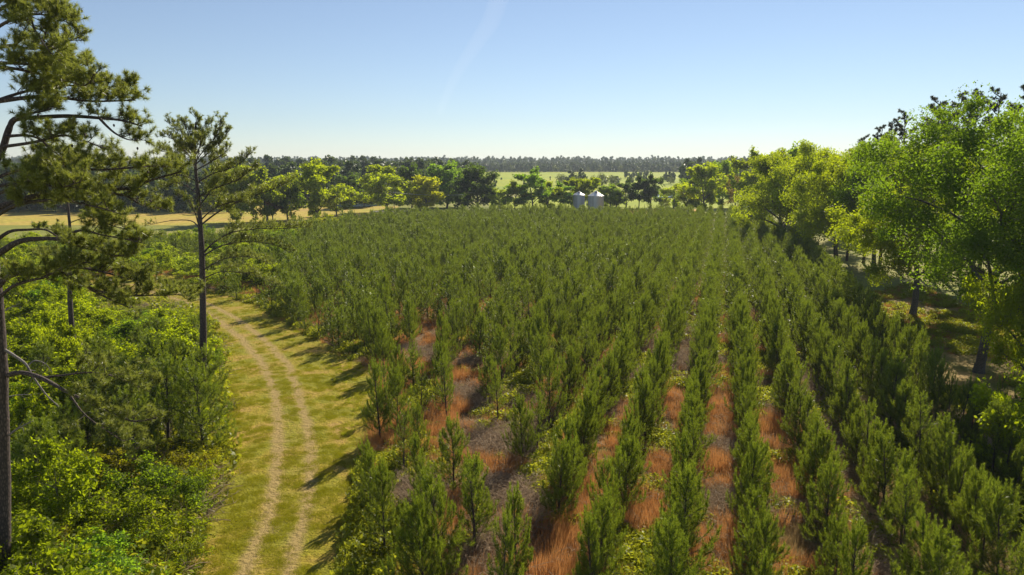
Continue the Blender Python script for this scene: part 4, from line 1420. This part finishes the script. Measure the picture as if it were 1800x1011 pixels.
A = util_pole(692, 337, 256, 'grey wooden utility pole with transformer before the wide pecan', True)
B = util_pole(815, 341, 275, 'thin utility pole in front of the dark oak', False)
mwire = plainmat('wire', (0.45, 0.45, 0.46), rough=0.4)
for k, s_ in enumerate((-0.85, 0, 0.85)):
    mb = MB()
    t = np.linspace(0, 1, 12)
    P = A[None] * (1 - t[:, None]) + B[None] * t[:, None] + np.array([s_, -0.14, -0.25])
    P[:, 2] -= 0.6 * 4 * t * (1 - t)
    mb.tube(P, [0.02] * 12, 4)
    tag(mb.build('power_line', mwire), '%s strand of the power line strung between the two utility poles' % ['near', 'middle', 'far'][k], 'wire', 'power lines')

# ------------------------------------------------------------------ white farm buildings glimpsed at the lane end
M_WHITE = plainmat('white_paint', (0.78, 0.78, 0.76), rough=0.6, var=0.05)
M_GLASSD = plainmat('dark_window', (0.04, 0.05, 0.06), rough=0.1)


def house(px, Y, w, d, h, rise, label, roofmat):
    c = at(px, 345, Y)
    o = empty('farm_house', (c[0], Y, terr(Y)), R(12))
    mb = MB(); mb.box((0, 0, h / 2), (w, d, h)); mb.add([[-w / 2, -d / 2, h], [-w / 2, d / 2, h], [-w / 2, 0, h + rise], [w / 2, -d / 2, h], [w / 2, d / 2, h], [w / 2, 0, h + rise]], [[0, 1, 2], [3, 5, 4]])
    mb.build('wall', M_WHITE, o)
    mb = MB()
    e = 0.4
    for s_ in (-1, 1):
        mb.add([[-w / 2 - e, s_ * (d / 2 + e), h - 0.15], [w / 2 + e, s_ * (d / 2 + e), h - 0.15], [w / 2 + e, 0, h + rise + 0.05], [-w / 2 - e, 0, h + rise + 0.05],
                [-w / 2 - e, s_ * (d / 2 + e), h + 0.0], [w / 2 + e, s_ * (d / 2 + e), h + 0.0], [w / 2 + e, 0, h + rise + 0.2], [-w / 2 - e, 0, h + rise + 0.2]],
               [[0, 1, 2, 3], [4, 7, 6, 5], [0, 4, 5, 1], [0, 3, 7, 4], [1, 5, 6, 2]])
    mb.build('roof', roofmat, o)
    for i in range(3):
        m2 = MB(); m2.box((-w / 3 + i * w / 3, -d / 2 - 0.03, h * 0.55), (1.0, 0.06, 1.3)); m2.build('window', M_GLASSD, o)
    tag(o, label, 'house')


house(1338, 258, 12, 8, 3.2, 2.4, 'white farm building whose roof shows between the pecans', M_WHITE)
house(1316, 230, 6, 5, 2.8, 1.4, 'small white shed glimpsed low behind the lane end', M_WHITE)

# fence along the pasture behind the grain bins: posts with wire
fo = empty('pasture_fence', (0, 290, 0))
tag(fo, 'low post and wire fence along the pasture in front of the dark trees', 'fence')
mb = MB(); mb.box((0, 0, 0.65), (0.14, 0.14, 1.3)); pm = mb.mesh('post', M_POLE)
xs_ = np.arange(12, 78, 4.0)
for x in xs_:
    o = link('post', pm, fo); o.location = (x, 0, 0)
for z in (0.5, 1.0):
    mb = MB(); mb.tube([(xs_[0], -0.08, z), (xs_[-1], -0.08, z)], [0.012, 0.012], 3); mb.build('rail_wire', mwire, fo)

# ------------------------------------------------------------------ far woods (one mass each)
def far_tree(H, rad, base, n, leaf, pine=False):
    mb = MB()
    mb.tube([(0, 0, -1), (0, 0, H * 0.6)], [0.3, 0.15], 4)
    nc = 16
    ncl = np.zeros((nc, 3))
    a = rng.random(nc) * 6.28
    zz = np.sort(rng.random(nc)) ** 0.8
    cz = base + (H - base) * (0.1 + 0.85 * zz)
    rr = rad * np.sqrt(np.clip(1 - ((zz - 0.4) / 0.65) ** 2, 0.03, 1)) * (0.4 + 0.6 * rng.random(nc))
    ncl = np.stack([np.cos(a) * rr, np.sin(a) * rr, cz], 1)
    per = n // nc
    C = np.repeat(ncl, per, 0) + rand_dirs(per * nc) * (rng.random(per * nc) ** 0.5)[:, None] * rad * 0.52
    leaves(mb, C, leaf, np.repeat(rng.random(nc), per) * 0.6 + 0.4 * rng.random(per * nc), up=0.6, asp=0.8)
    return mb


FT = [proto('d%d_far_tree' % i, far_tree([17, 15, 18, 14, 19][i], [4.2, 4.8, 3.4, 4.5, 3.0][i], [1, 0, 2, 0, 3][i], 900, 0.7), M_FAR if i % 2 == 0 else M_FAR) for i in range(5)]
M_FARG = leafmat('far_wood_green_leaves', (0.045, 0.075, 0.016), (0.10, 0.13, 0.025), (0.25, 0.30, 0.035), tw=0.4, nscale=0.02)
FT += [proto('d%d_far_tree' % (5 + i), far_tree(13, 4.8, 1, 640, 0.5), M_FARG) for i in range(2)]
FCOL = proto_col('far_tree_kinds', FT)


def wood(name, label, bands):
    pts, rots, scl, idx = [], [], [], []
    for (px0, px1, Y0, Y1, rows, sp_, hs_, green) in bands:
        for r_ in range(rows):
            Y = Y0 + (Y1 - Y0) * r_ / max(1, rows - 1)
            x0, x1 = (px0 - 900) / FPX * Y, (px1 - 900) / FPX * Y
            x = x0
            while x < x1:
                x += sp_ * (0.6 + 0.8 * rng.random())
                y = Y + rng.normal() * sp_ * 0.6
                s = hs_ * (0.8 + 0.3 * rng.random() + 0.35 * (fb(x, y, 60) - 0.5))
                pts.append((x, y, terr(y) - 0.2)); rots.append((0, 0, rng.random() * 6.28)); scl.append((s * 1.05, s * 1.05, s))
                idx.append(int(5 + rng.integers(0, 2)) if rng.random() < green else int(rng.integers(0, 5)))
    print(name, len(pts))
    return scatter(name, pts, rots, scl, idx, FCOL, label)


wood('left_woods', 'dark dense woodland behind the tan field at the left', [(-600, 400, 264, 330, 9, 6.0, 0.92, 0.08), (380, 600, 330, 400, 8, 6.5, 1.0, 0.12)])
wood('middle_woods', 'dark woodland ridge rising behind the bright pecans', [(560, 800, 400, 500, 9, 7.5, 1.0, 0.12), (430, 760, 510, 640, 7, 8, 1.1, 0.1), (600, 760, 330, 350, 3, 7, 0.62, 0.3)])
wood('far_treeline', 'distant bluish treeline closing the yellow-green fields', [(740, 1230, 990, 1080, 8, 6.5, 0.75, 0.2), (-700, 2300, 1400, 1500, 4, 12, 1.15, 0.05), (-700, 2300, 1880, 1980, 3, 14, 1.35, 0.05), (-700, 720, 900, 980, 3, 10, 1.0, 0.1)])
wood('right_woods', 'dark wood block at the end of the fields behind the lane-end pecans', [(1188, 1330, 470, 600, 8, 8, 0.95, 0.05), (1290, 2300, 300, 360, 6, 8, 0.85, 0.15), (1260, 2300, 600, 680, 4, 9, 1.1, 0.05), (1850, 2600, 90, 200, 8, 7, 1.2, 0.3)])
wood('hedgerow', 'loose hedgerow trees and scrub crossing the distant fields', [(966, 1062, 500, 520, 2, 7, 0.72, 0.45), (700, 960, 470, 478, 1, 16, 0.35, 0.6), (1050, 1190, 540, 560, 2, 12, 0.5, 0.5), (860, 1190, 640, 646, 1, 18, 0.25, 0.2), (1085, 1130, 700, 740, 2, 8, 0.45, 0.2), (1150, 1190, 600, 640, 3, 8, 0.5, 0.4)])

# ------------------------------------------------------------------ contrail high outside the haze
mct, nt, N, Lk = newmat('contrail_ice')
o_ = N('OutputMaterial'); vol = N('VolumePrincipled'); vol.inputs['Color'].default_value = (1, 1, 1, 1); vol.inputs['Density'].default_value = 0.00018
vol.inputs['Anisotropy'].default_value = 0.3
Lk(vol.outputs[0], o_.inputs['Volume'])
mb = MB()
P = [at(885, -40, 9000), at(866, 30, 9200), at(838, 75, 9500), at(800, 135, 10000), at(772, 200, 10600)]
mb.tube(smooth_path(P, 4), np.linspace(150, 60, 17), 10)
o = mb.build('contrail', mct); tag(o, kind='stuff', label='faint white contrail streak high in the blue sky')

# ------------------------------------------------------------------ haze
mh, nt, N, Lk = newmat('haze_air')
o_ = N('OutputMaterial'); vol = N('VolumePrincipled'); vol.inputs['Color'].default_value = (0.80, 0.90, 1.0, 1); vol.inputs['Density'].default_value = 0.00014
vol.inputs['Anisotropy'].default_value = 0.2
Lk(vol.outputs[0], o_.inputs['Volume'])
mb = MB(); mb.box((0, 3400, 24.5), (13400, 7400, 51))
o = mb.build('haze', mh); tag(o, kind='stuff', label='thin pale air haze over the fields')
